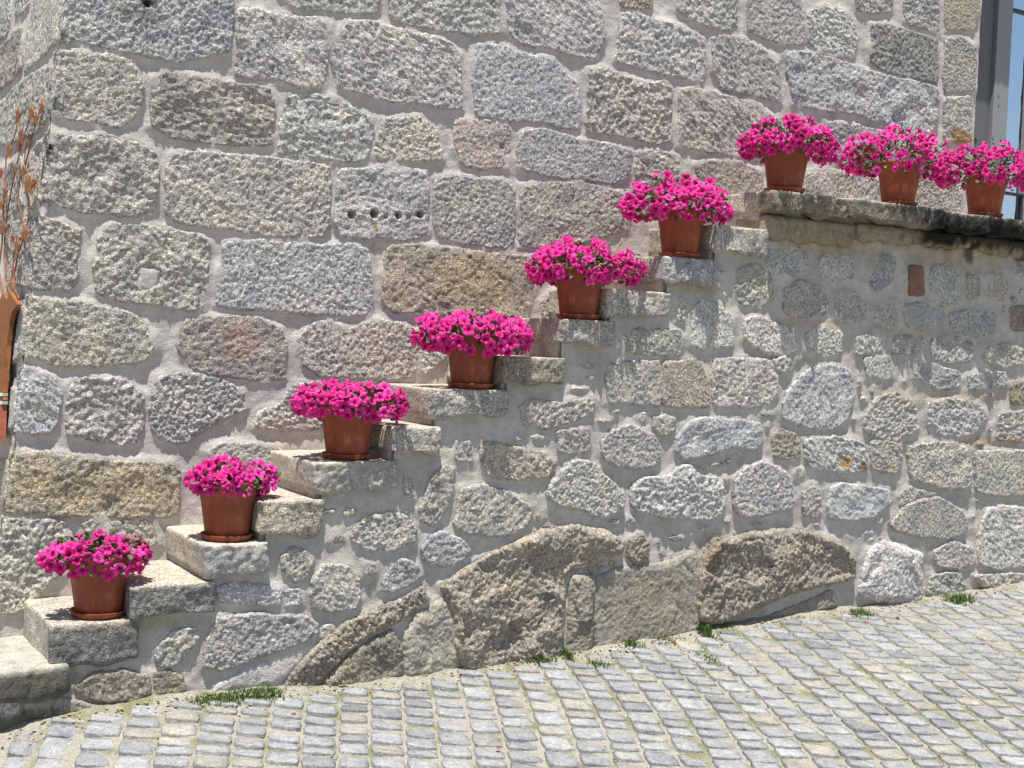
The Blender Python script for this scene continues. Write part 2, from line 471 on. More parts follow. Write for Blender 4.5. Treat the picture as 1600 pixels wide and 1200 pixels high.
# ------------------------------------------------------------------ stains, and shade painted on the coping
stain_shade(1497, 214, D, .13, .06, (.80, .52, .28), .95)
stain_shade(586, 352, D, .010, .035, (.80, .52, .25), .9)
stain_shade(583, 385, D, .008, .05, (.88, .70, .48), .7)
stain_shade(1318, 722, 0, .05, .035, (.9, .55, .22), .95)
stain_shade(1345, 728, 0, .03, .025, (.55, .32, .16), .95)
stain_shade(1390, 730, 0, .02, .03, (.95, .75, .55), .6)
stain_shade(370, 535, D, .09, .09, (1.0, .82, .80), .8)
stain_shade(735, 440, D, .26, .14, (1.0, .93, .78), .8)
stain_shade(1480, 372, -.08, .20, .055, (.16, .165, .16), .95)
stain_shade(1570, 372, -.08, .34, .08, (.15, .16, .155), .97)
stain_shade(1530, 350, -.14, .55, .06, (.34, .36, .40), .95)  # coping front: black stain and lichen, with flower shade painted in
stain_shade(1520, 352, -.14, .35, .05, (.35, .35, .36), .9)
stain_shade(1400, 325, -.14, .3, .035, (.5, .52, .55), .8)  # lichen on the coping, darkened further for the shade of the flowers
stain_shade(1470, 365, -.05, .3, .08, (.25, .25, .23), .9)
stain_shade(1285, 300, -.1, .12, .04, (.45, .5, .55), .8)
stain_shade(1440, 328, -.1, .25, .03, (.5, .54, .6), .8)
stain_shade(1512, 395, 0, .05, .07, (.2, .2, .2), .9)
stain_shade(1595, 400, 0, .06, .06, (.3, .3, .3), .9)
stain_shade(1300, 385, 0, .45, .10, (.88, .80, .66), .8)
stain_shade(1500, 400, 0, .6, .10, (.84, .76, .62), .8)
stain_shade(1260, 505, 0, .35, .03, (.9, .82, .72), .7)
stain_shade(1420, 520, 0, .5, .03, (.88, .80, .70), .6)
stain_shade(1480, 620, 0, .7, .05, (.9, .82, .72), .6)
stain_shade(1550, 690, 0, .4, .035, (.82, .70, .56), .8)
stain_shade(1080, 450, 0, .2, .035, (.86, .78, .62), .7)
stain_shade(860, 500, -.02, .10, .05, (.85, .83, .8), .6)
stain_shade(1010, 950, 0, .35, .2, (.85, .78, .68), .7)
stain_shade(1110, 860, 0, .1, .1, (.7, .62, .52), .7)
stain_shade(150, 760, D, .36, .09, (1.02, .95, .80), .7)
stain_shade(120, 545, D, .2, .1, (.98, .95, .88), .6)
stain_shade(30, 1130, 0, .35, .05, (.35, .32, .28), .9)
stain_shade(60, 1075, -.02, .25, .05, (.6, .6, .6), .7)
stain_shade(90, 1060, 0, .2, .05, (.8, .82, .66), .6)
stain_shade(230, 975, 0, .18, .03, (.84, .82, .66), .7)
stain_shade(230, 3, D, .04, .03, (.25, .25, .25), .9)
stain_shade(220, 25, D, .12, .04, (.7, .68, .62), .7)

# ------------------------------------------------------------------ the house
house = thing('stone_house', (float(c_bot[0]), D, 0), 'granite block house wall with pinkish mortar rising behind the stairs', 'house')
WALL = [
 ('b', 2.8, "103,0 365,0 366,30 358,80 300,92 272,97 240,88 190,80 130,68 105,50", dict(holes=[(232, 4, .012, .05)], rough=1.3)),
 ('g', 2.4, "425,0 596,0 588,22 545,20 500,15 460,12"),
 ('g', 2.6, "605,0 782,0 783,50 745,55 700,48 640,38 612,27"),
 ('g', 2.4, "790,0 928,0 943,30 945,60 930,92 885,85 860,75 815,68 793,50"),
 ('t', 2.4, "960,0 1022,0 1018,12 1000,15 970,8"),
 ('g', 2.4, "1060,0 1153,0 1152,48 1120,45 1080,32 1060,15"),
 ('g', 2.4, "1170,0 1240,0 1257,15 1258,70 1225,68 1190,60 1168,45"),
 ('g', 2.2, "1262,20 1290,8 1325,20 1340,40 1336,90 1310,90 1280,82 1262,60"),
 ('g', 2.2, "1332,0 1398,0 1395,18 1370,22 1340,15"),
 ('g', 2.2, "1410,0 1465,0 1468,52 1440,45 1412,35"),
 ('t', 2.6, "1475,0 1530,0 1532,20 1520,45 1478,48", dict(smooth=1)),
 ('d', 2.4, "1362,38 1385,37 1430,50 1466,62 1466,130 1440,125 1380,110 1360,95"),
 ('w', 2.8, "1478,60 1505,57 1527,75 1525,140 1500,143 1476,144"),
 ('b', 2.8, "1232,82 1260,80 1300,90 1330,100 1390,118 1440,128 1467,138 1468,175 1455,215 1440,218 1390,200 1340,180 1275,172 1240,162 1232,110", dict(rough=1.3)),
 ('w', 2.6, "1475,152 1520,150 1518,222 1495,220 1476,222", dict(smooth=1)),
 ('g', 2.4, "1115,60 1135,55 1170,62 1218,95 1222,160 1190,152 1130,140 1115,110"),
 ('g', 2.6, "972,20 990,20 1030,32 1063,38 1100,60 1103,90 1098,130 1060,120 1010,110 963,95 965,60"),
 ('w', 2.6, "920,110 940,105 985,120 1010,130 1040,125 1050,140 1050,220 1025,225 970,213 917,205 920,150", dict(rough=1.2)),
 ('w', 2.4, "1062,140 1090,138 1150,152 1190,165 1215,190 1195,245 1140,243 1100,235 1058,228 1060,180"),
 ('b', 2.6, "745,70 770,68 830,85 868,92 880,110 905,130 908,160 905,200 880,200 845,190 790,188 745,180 738,130"),
 ('g', 2.8, "545,32 580,32 650,50 700,62 720,85 722,170 690,168 600,155 530,138 520,100 525,60"),
 ('g', 2.6, "372,15 395,12 450,25 490,25 518,40 515,80 505,138 470,135 430,125 370,118 370,60"),
 ('w', 2.6, "103,82 130,80 180,88 205,95 222,130 222,165 205,190 175,200 140,190 90,182 88,130", dict(rough=1.3)),
 ('p', 2.4, "240,125 262,112 310,120 360,130 420,135 430,160 425,225 395,228 340,225 270,215 235,195"),
 ('g', 2.4, "448,150 490,145 530,155 583,185 585,205 572,250 540,252 490,245 437,240 435,200", dict(rough=1.2)),
 ('w', 2.2, "600,185 655,180 685,205 693,250 640,252 595,255 585,240 590,210"),
 ('p', 2.2, "712,190 760,188 795,195 797,225 792,262 750,265 725,258 712,230", dict(holes=[(786, 228, .012, .02)])),
 ('g', 2.4, "815,205 850,200 900,215 960,225 988,235 985,270 960,288 920,282 870,278 815,265 808,240"),
 ('w', 2.2, "995,238 1025,232 1060,245 1063,280 1000,290 992,265"),
 ('p', 2.2, "1085,258 1115,250 1160,255 1190,270 1195,300 1150,335 1100,300"),
 ('g', 2.2, "1290,190 1340,195 1400,212 1455,228 1465,255 1400,262 1310,255"),
 ('w', 2.2, "1258,268 1330,270 1375,280 1372,322 1255,310"),
 ('w', 2.2, "1432,270 1470,265 1505,300 1500,330 1435,325"),
 ('w', 2.8, "85,208 130,212 165,210 205,218 245,240 250,275 240,330 215,340 170,335 120,330 80,310 70,270 75,230", dict(rough=1.3)),
 ('w', 2.6, "270,242 310,235 360,242 430,248 515,258 517,300 515,355 500,370 430,370 350,358 285,350 262,330 260,280", dict(rough=1.25)),
 ('g', 2.4, "530,265 600,262 665,268 672,300 668,365 640,375 580,372 535,370 523,345 528,300", dict(holes=[(551, 335, .015, .07), (586, 334, .016, .08), (624, 336, .013, .07), (659, 335, .013, .07), (605, 338, .01, .015), (640, 338, .01, .015)])),
 ('g', 2.4, "680,280 720,275 790,282 805,295 803,375 790,390 740,382 690,372 678,350"),
 ('w', 2.4, "815,290 860,285 930,288 970,300 985,330 980,360 930,375 860,388 812,385"),
 ('w', 2.8, "65,340 85,338 105,350 128,360 120,395 122,440 105,455 60,450 50,430 54,380", dict(rough=1.3)),
 ('w', 2.6, "175,350 230,350 270,360 310,365 327,380 325,430 320,480 300,485 240,478 190,470 150,455 147,410 155,370", dict(holes=[(230, 438, .03, .012), (243, 434, .03, .012), (236, 428, .028, .012)])),
 ('b', 2.4, "352,378 400,375 450,378 500,382 555,380 578,392 582,470 575,492 540,494 460,488 380,482 337,478 340,430", dict(rough=1.2)),
 ('t', 2.4, "608,385 650,382 700,388 770,395 830,400 835,450 820,500 770,492 680,490 620,488 597,470 600,420", dict(holes=[(620, 392, .008, .02), (736, 402, .006, .02)], rough=.8)),
 ('w', 2.8, "40,475 70,465 110,470 170,480 210,490 240,520 245,545 220,565 150,572 95,572 60,555 36,520", dict(rough=1.4)),
 ('p', 2.6, "290,500 330,495 400,495 440,515 450,540 445,590 420,595 350,590 300,575 278,545"),
 ('w', 2.4, "480,510 510,500 545,512 590,500 630,505 655,530 650,570 640,592 560,592 500,588 475,570 465,530"),
 ('b', 2.8, "30,578 60,580 90,595 97,620 90,665 75,678 40,675 25,660 22,610", dict(rough=1.3)),
 ('w', 2.6, "110,600 150,588 200,595 222,615 225,660 212,692 190,695 150,688 110,680 102,650", dict(rough=1.2)),
 ('g', 2.6, "245,590 280,582 340,590 380,610 385,640 345,660 325,670 295,692 260,690 238,670 235,630", dict(rough=1.3)),
 ('l', 3.0, "405,640 435,630 460,600 500,598 540,640 500,670 440,672 400,665", dict(rough=1.3)),
 ('t', 2.8, "30,712 60,705 120,715 200,720 270,722 283,740 278,800 265,808 150,808 40,805 20,800 22,750", dict(rough=1.1)),
 ('l', 2.4, "322,705 350,692 400,695 440,700 440,745 400,755 330,735", dict(smooth=1)),
 ('w', 2.6, "15,812 60,812 100,815 110,850 95,900 70,922 40,955 5,958 0,900 5,840", dict(rough=1.3)),
 ('w', 2.0, "125,818 145,812 160,815 150,832 135,835"),
 ('w', 2.2, "165,815 240,815 248,850 205,862 160,850"),
 ('w', 2.2, "845,470 868,455 960,455 975,480 950,500 850,500"),
 ('l', 2.4, "640,520 690,515 700,560 660,590"),
]
wpolys = []
for i, sp in enumerate(WALL):
    o, q = add_stone(sp, px_W, place_W, house, i)
    wpolys.append(q)
WALL2 = ('l', 1.9, '222,420 250,424 248,436 238,452 217,450 218,435', dict(rough=.15, edge=.02, smooth=1, name='mortar_patch'))
add_stone(WALL2, px_W, place_W, house, 390, mat=M_MORT_W)
XJ = float(on(1527, 110, D)[0])               # left jamb of the doorway
ZT = 4.75; ZLIN = float(on(1560, -120, D)[2])
# courses above and beside the picture, so the wall goes on as it is
i = 400
zc = max(q[:, 1].max() for q in wpolys[:6]) + .03
for row in range(6):
    x = float(XC(zc)) + .03 + .1 * (row % 2)
    slope_end = XJ + 2.3
    hgt = random.uniform(.22, .27)
    while x < slope_end:
        w_ = random.uniform(.28, .6); z0 = zc + row * .31
        z0 = max(z0, max([q[:, 1].max() for q in wpolys[:len(WALL)] if q[:, 0].max() > x - .02 and q[:, 0].min() < x + w_ + .02] + [0]) + .03 + row * .30)
        if z0 + hgt < ZT - .02 and not (x + w_ > XJ - .03 and x < XJ + 1.1 and z0 < ZLIN + .02):
            q = np.array([(x, z0), (x + w_, z0 + .01), (x + w_ - .01, z0 + hgt), (x + .01, z0 + hgt - .015)])
            V, Fc = stone_mesh(q, place_W, .025, i, h=.02); c = TONE[random.choice('ggwwbt')]
            mk('stone', V, Fc, M_GRAN, house, True, tint_of(V), c); wpolys.append(q); i += 1
        x += w_ + .035
XR = XJ + 2.4
for zr in np.arange(1.9, 4.3, .30):           # beyond the doorway, outside the frame
    x = XJ + 1.12
    while x < XR - .3:
        w_ = random.uniform(.3, .5)
        q = np.array([(x, zr), (x + w_, zr), (x + w_, zr + .25), (x, zr + .25)])
        if not any((abs(q.mean(0) - k.mean(0)) < (w_ * .7, .2)).all() for k in wpolys[len(WALL):]):
            V, Fc = stone_mesh(q, place_W, .025, i, h=.022); mk('stone', V, Fc, M_GRAN, house, True, tint_of(V), TONE[random.choice('ggwt')]); wpolys.append(q); i += 1
        x += w_ + .035

def clampW(U, Vv): return np.maximum(U, XC(Vv))
sheet('mortar', wpolys, place_W, -.6, XJ, -.4, ZT, .011, M_MORT_W, house, clampu=clampW, seed=3, fillet=.009)
sheet('mortar', wpolys, place_W, XJ + 1.1, XR, 1.2, ZT, .03, M_MORT_W, house, seed=4)
sheet('mortar', wpolys, place_W, XJ - .011, XJ + 1.11, ZLIN, ZT, .03, M_MORT_W, house, seed=5)

# the side wall round the left corner
SIDE = [
 ('g', 2.2, "-60,-20 17,-34 17,20 10,58 0,64 -50,90"),
 ('l', 2.0, "23,-34 50,-34 44,10 27,30 20,22"),
 ('l', 2.2, "56,-34 98,-34 96,58 80,72 60,98 36,118 36,70 50,20"),
 ('p', 2.2, "-50,110 0,72 25,44 34,38 33,108 24,124 0,142 -50,180"),
 ('w', 2.0, "-40,220 0,160 30,126 60,106 86,98 84,165 70,190 54,212 30,222 0,232 -40,260"),
 ('p', 2.2, "45,238 78,204 70,262 66,318 45,330 38,280"),
 ('w', 2.0, "-50,300 0,262 34,240 32,300 34,326 0,350 -50,380"),
 ('w', 2.4, "5,352 40,336 60,342 48,430 36,452 8,446"),
 ('w', 2.2, "-60,400 -4,362 -4,440 -60,470"),
 ('w', 2.4, "4,484 34,474 32,520 42,560 5,586 0,540"),
 ('w', 2.2, "-50,500 -4,490 -4,580 -50,600"),
 ('g', 2.4, "2,606 20,598 18,668 0,690 -40,700 -40,630"),
 ('t', 2.4, "-20,722 16,714 14,796 -20,804"),
 ('g', 2.4, "-40,830 0,824 0,930 -40,935"),
 ('w', 2.2, "-90,720 -28,716 -26,800 -90,806"),
]
zz_ = np.arange(-.4, ZT, .012); na = 10; V = []; Fs = []
for i_, z_ in enumerate(zz_):
    for a_ in range(na):
        t_ = math.radians(150 + 150 * a_ / (na - 1))
        V.append((float(XC(z_)) + .014 + .021 * math.cos(t_), D + .014 + .021 * math.sin(t_), z_))
V = np.array(V); ax_ = np.stack([XC(V[:, 2]) + .014, np.full(len(V), D + .014), V[:, 2]], 1)
V = V + (V - ax_) / .021 * (.006 * noise(V, .07, 61) + .003 * noise(V, .025, 62))[:, None]
for i_ in range(len(zz_) - 1):
    for a_ in range(na - 1): Fs.append((i_ * na + a_, i_ * na + a_ + 1, (i_ + 1) * na + a_ + 1, (i_ + 1) * na + a_))
mk('corner_mortar', V, Fs, M_MORT_W, house, True, tint_of(V))
lp = []
for i, sp in enumerate(SIDE):
    o, q = add_stone(sp, px_L, place_L, house, 200 + i); lp.append(q)
sheet('mortar', lp, place_L, -3.0, 0, -.4, ZT, .018, M_MORT_W, house, seed=6, fillet=.007)

# doorway: reveals, frame, glass
def box(name, x0, x1, y0, y1, z0, z1, mat, parent, kind=None, bev=.003):
    xs = [x0, x1]; ys = [y0, y1]; zs = [z0, z1]
    V = []; Fs = []
    b = min(bev, (x1 - x0) / 3, (y1 - y0) / 3, (z1 - z0) / 3)
    import bmesh
    bm = bmesh.new(); bmesh.ops.create_cube(bm, size=1)
    for v in bm.verts:
        v.co = Vector(((x0 + x1) / 2 + v.co.x * (x1 - x0), (y0 + y1) / 2 + v.co.y * (y1 - y0), (z0 + z1) / 2 + v.co.z * (z1 - z0)))
    bmesh.ops.bevel(bm, geom=bm.edges[:], offset=b, segments=1, affect='EDGES')
    V = [tuple(v.co) for v in bm.verts]; Fs = [[v.index for v in f.verts] for f in bm.faces]; bm.verts.index_update()
    Fs = [[v.index for v in f.verts] for f in bm.faces]; bm.free()
    return mk(name, V, Fs, mat, parent, False, tint=None)

RV = .24
ZL = float(on(1560, 338, D)[2])               # landing level
box('reveal', XJ - .02, XJ + .002, D + .012, D + RV + .1, ZL - .2, ZLIN + .02, M_PLASTER, house)
box('reveal', XJ + 1.1, XJ + 1.12, D + .012, D + RV + .1, ZL - .2, ZLIN + .02, M_PLASTER, house)
box('lintel', XJ - .02, XJ + 1.12, D + .012, D + RV + .1, ZLIN + .004, ZLIN + .03, M_PLASTER, house)
door = bpy.data.objects.new('door', None); COL.objects.link(door); door.parent = house
door.location = Vector((XJ, D + RV, ZL)) - WLOC['stone_house']; WLOC['door'] = Vector((XJ, D + RV, ZL))
xf = float(on(1576, 150, D + RV - .05)[0])
xe = XJ + 1.1
box('frame', XJ - .01, xf - .155, D + RV - .02, D + RV + .06, ZL, ZLIN, M_FRAME_SHADE, door)
box('frame', xf - .151, xf, D + RV - .05, D + RV + .04, ZL, ZLIN, M_FRAME, door)
box('frame', xe - .1, xe, D + RV - .04, D + RV + .05, ZL, ZLIN, M_FRAME, door)
box('frame', xf + .002, xe - .102, D + RV - .045, D + RV + .04, ZLIN - .09, ZLIN, M_FRAME, door)
box('pane', xf + .002, xe - .102, D + RV, D + RV + .008, ZL + .002, ZLIN - .09, M_GLASS, door)
for py in (17, 304):  # upper one is a glazing bar, lower one models a reflected railing
    z = float(on(1590, py, D + RV - .01)[2]); box('glazing_reflection_bar', xf + .003, xe - .103, D + RV - .022, D + RV - .002, z - .009, z + .009, M_DMETAL, door)
xm = float(on(1596, 318, D + RV - .01)[0]); z3 = float(on(1590, 304, D + RV - .01)[2])
box('glazing_reflection_bar', xm - .008, xm + .008, D + RV - .02, D + RV - .003, ZL + .004, z3 - .011, M_DMETAL, door)  # upright of the reflected railing, added as a solid bar
for py in (150, 165):
    q = on(1560, py, D + RV - .05); box('screw', q[0] - .005, q[0] + .005, D + RV - .054, D + RV - .0495, q[2] - .005, q[2] + .005, M_DMETAL, door)
box('house_core', XJ - .03, XR, D + RV + .2, D + RV + .25, -.4, ZT, M_DARK, house)
box('roof_slab', float(XC(ZT)) + .02, XR, D + .02, D + 3, ZT - .02, ZT + .1, M_PLASTER, house)

# ------------------------------------------------------------------ the stairs
stairs = thing('stone_staircase', (0.0, 0.0, 0.0), 'granite outdoor staircase of rubble masonry climbing along the house wall to a landing', 'staircase')
TOP = [on(x, y, -.015) for x, y in [(80, 976), (200, 915), (318, 850), (405, 782), (490, 721), (607, 665), (672, 607), (785, 556), (872, 497), (948, 450), (1037, 399), (1112, 350), (1190, 299)]]
TX = [float(p[0]) for p in TOP]; TZ = [float(p[2]) for p in TOP]
THICK = [.165, .135, .13, .145, .13, .12, .125, .13, .12, .13, .135, .14]
FRONT = ['d', 'd', 'g', 't', 'w', 'w', 'w', 'o', 'w', 'w', 'b', 'w']
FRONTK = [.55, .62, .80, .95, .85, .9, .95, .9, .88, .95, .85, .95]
for k in range(12):
    x0, z1 = TX[k], TZ[k]; x1 = TX[k + 1] + .045
    V, Fs, nrm = rough_box(x0, x1, -.028 - .008 * (k % 3), D + .02, z1 - THICK[k], z1, .0085, .013, 50 + k * 5, 1.0)
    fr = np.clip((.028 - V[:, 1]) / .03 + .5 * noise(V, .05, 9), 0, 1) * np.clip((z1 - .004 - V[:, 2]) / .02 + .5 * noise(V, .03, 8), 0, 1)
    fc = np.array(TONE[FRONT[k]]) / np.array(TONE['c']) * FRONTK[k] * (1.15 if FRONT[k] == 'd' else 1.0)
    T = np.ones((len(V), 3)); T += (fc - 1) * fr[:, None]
    mk('step', V, Fs, M_SMOOTH if k in (2, 4) else M_GRAN, stairs, True, tint_of(V, T), TONE['c'])
# lowest step, running out of the picture on the left
z0s = float(on(60, 1040, -.03)[2])
V, Fs, nrm = rough_box(-1.5, TX[0] + .06, -.05, D + .8, z0s - .13, z0s, .016, .025, 44, 1.0, .02)
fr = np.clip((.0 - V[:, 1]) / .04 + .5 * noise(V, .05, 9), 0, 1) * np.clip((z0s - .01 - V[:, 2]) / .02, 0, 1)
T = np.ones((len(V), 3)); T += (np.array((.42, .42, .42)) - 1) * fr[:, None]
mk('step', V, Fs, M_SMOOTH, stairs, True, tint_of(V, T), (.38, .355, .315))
# landing: granite coping slabs over a bed course
def ztop(px, py, Y): return float(on(px, py, Y)[2])
XL0 = TX[12]; XL1 = float(on(1322, 312, -.1)[0]); XL2 = float(on(1640, 350, -.1)[0]) + .5; XL3 = XL2 + 1.4
zA = ztop(1260, 302, -.1); zB = ztop(1450, 325, -.11)
xm_ = float(on(1470, 330, -.1)[0])
for (a, b, z, yf, th, c, sd) in ((XL0, XL1, zA, -.075, .115, (.47, .43, .36), 91), (XL1 + .004, xm_, zB, -.10, .105, (.47, .44, .38), 92), (xm_ + .004, XL2, zB - .004, -.105, .10, (.44, .42, .38), 96), (XL2 + .004, XL3, zB, -.10, .10, (.44, .42, .38), 97)):
    V, Fs, nrm = rough_box(a, b, yf - .045, D + .02, z - th, z, .0095, .014, sd, 1.0)
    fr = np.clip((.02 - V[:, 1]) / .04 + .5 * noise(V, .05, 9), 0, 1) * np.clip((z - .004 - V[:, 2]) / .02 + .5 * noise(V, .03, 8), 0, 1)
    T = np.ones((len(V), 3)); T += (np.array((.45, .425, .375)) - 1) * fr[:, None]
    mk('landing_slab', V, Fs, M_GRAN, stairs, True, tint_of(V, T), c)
zb0, zb1 = zA - .125, zB - .115
for (a, b, z, yf, th, sd) in ((XL0 + .012, XL1 + .15, zA - .118, -.045, .135, 93), (XL1 + .155, xm_ + .35, zB - .108, -.05, .10, 94), (xm_ + .355, XL2 + .02, zB - .108, -.045, .10, 98)):
    V, Fs, nrm = rough_box(a, b, yf, .2, z - th, z - .002, .0125, .03, sd, .8)
    mk('bed_stone', V, Fs, M_SMOOTH, stairs, True, tint_of(V), (.30, .26, .20))

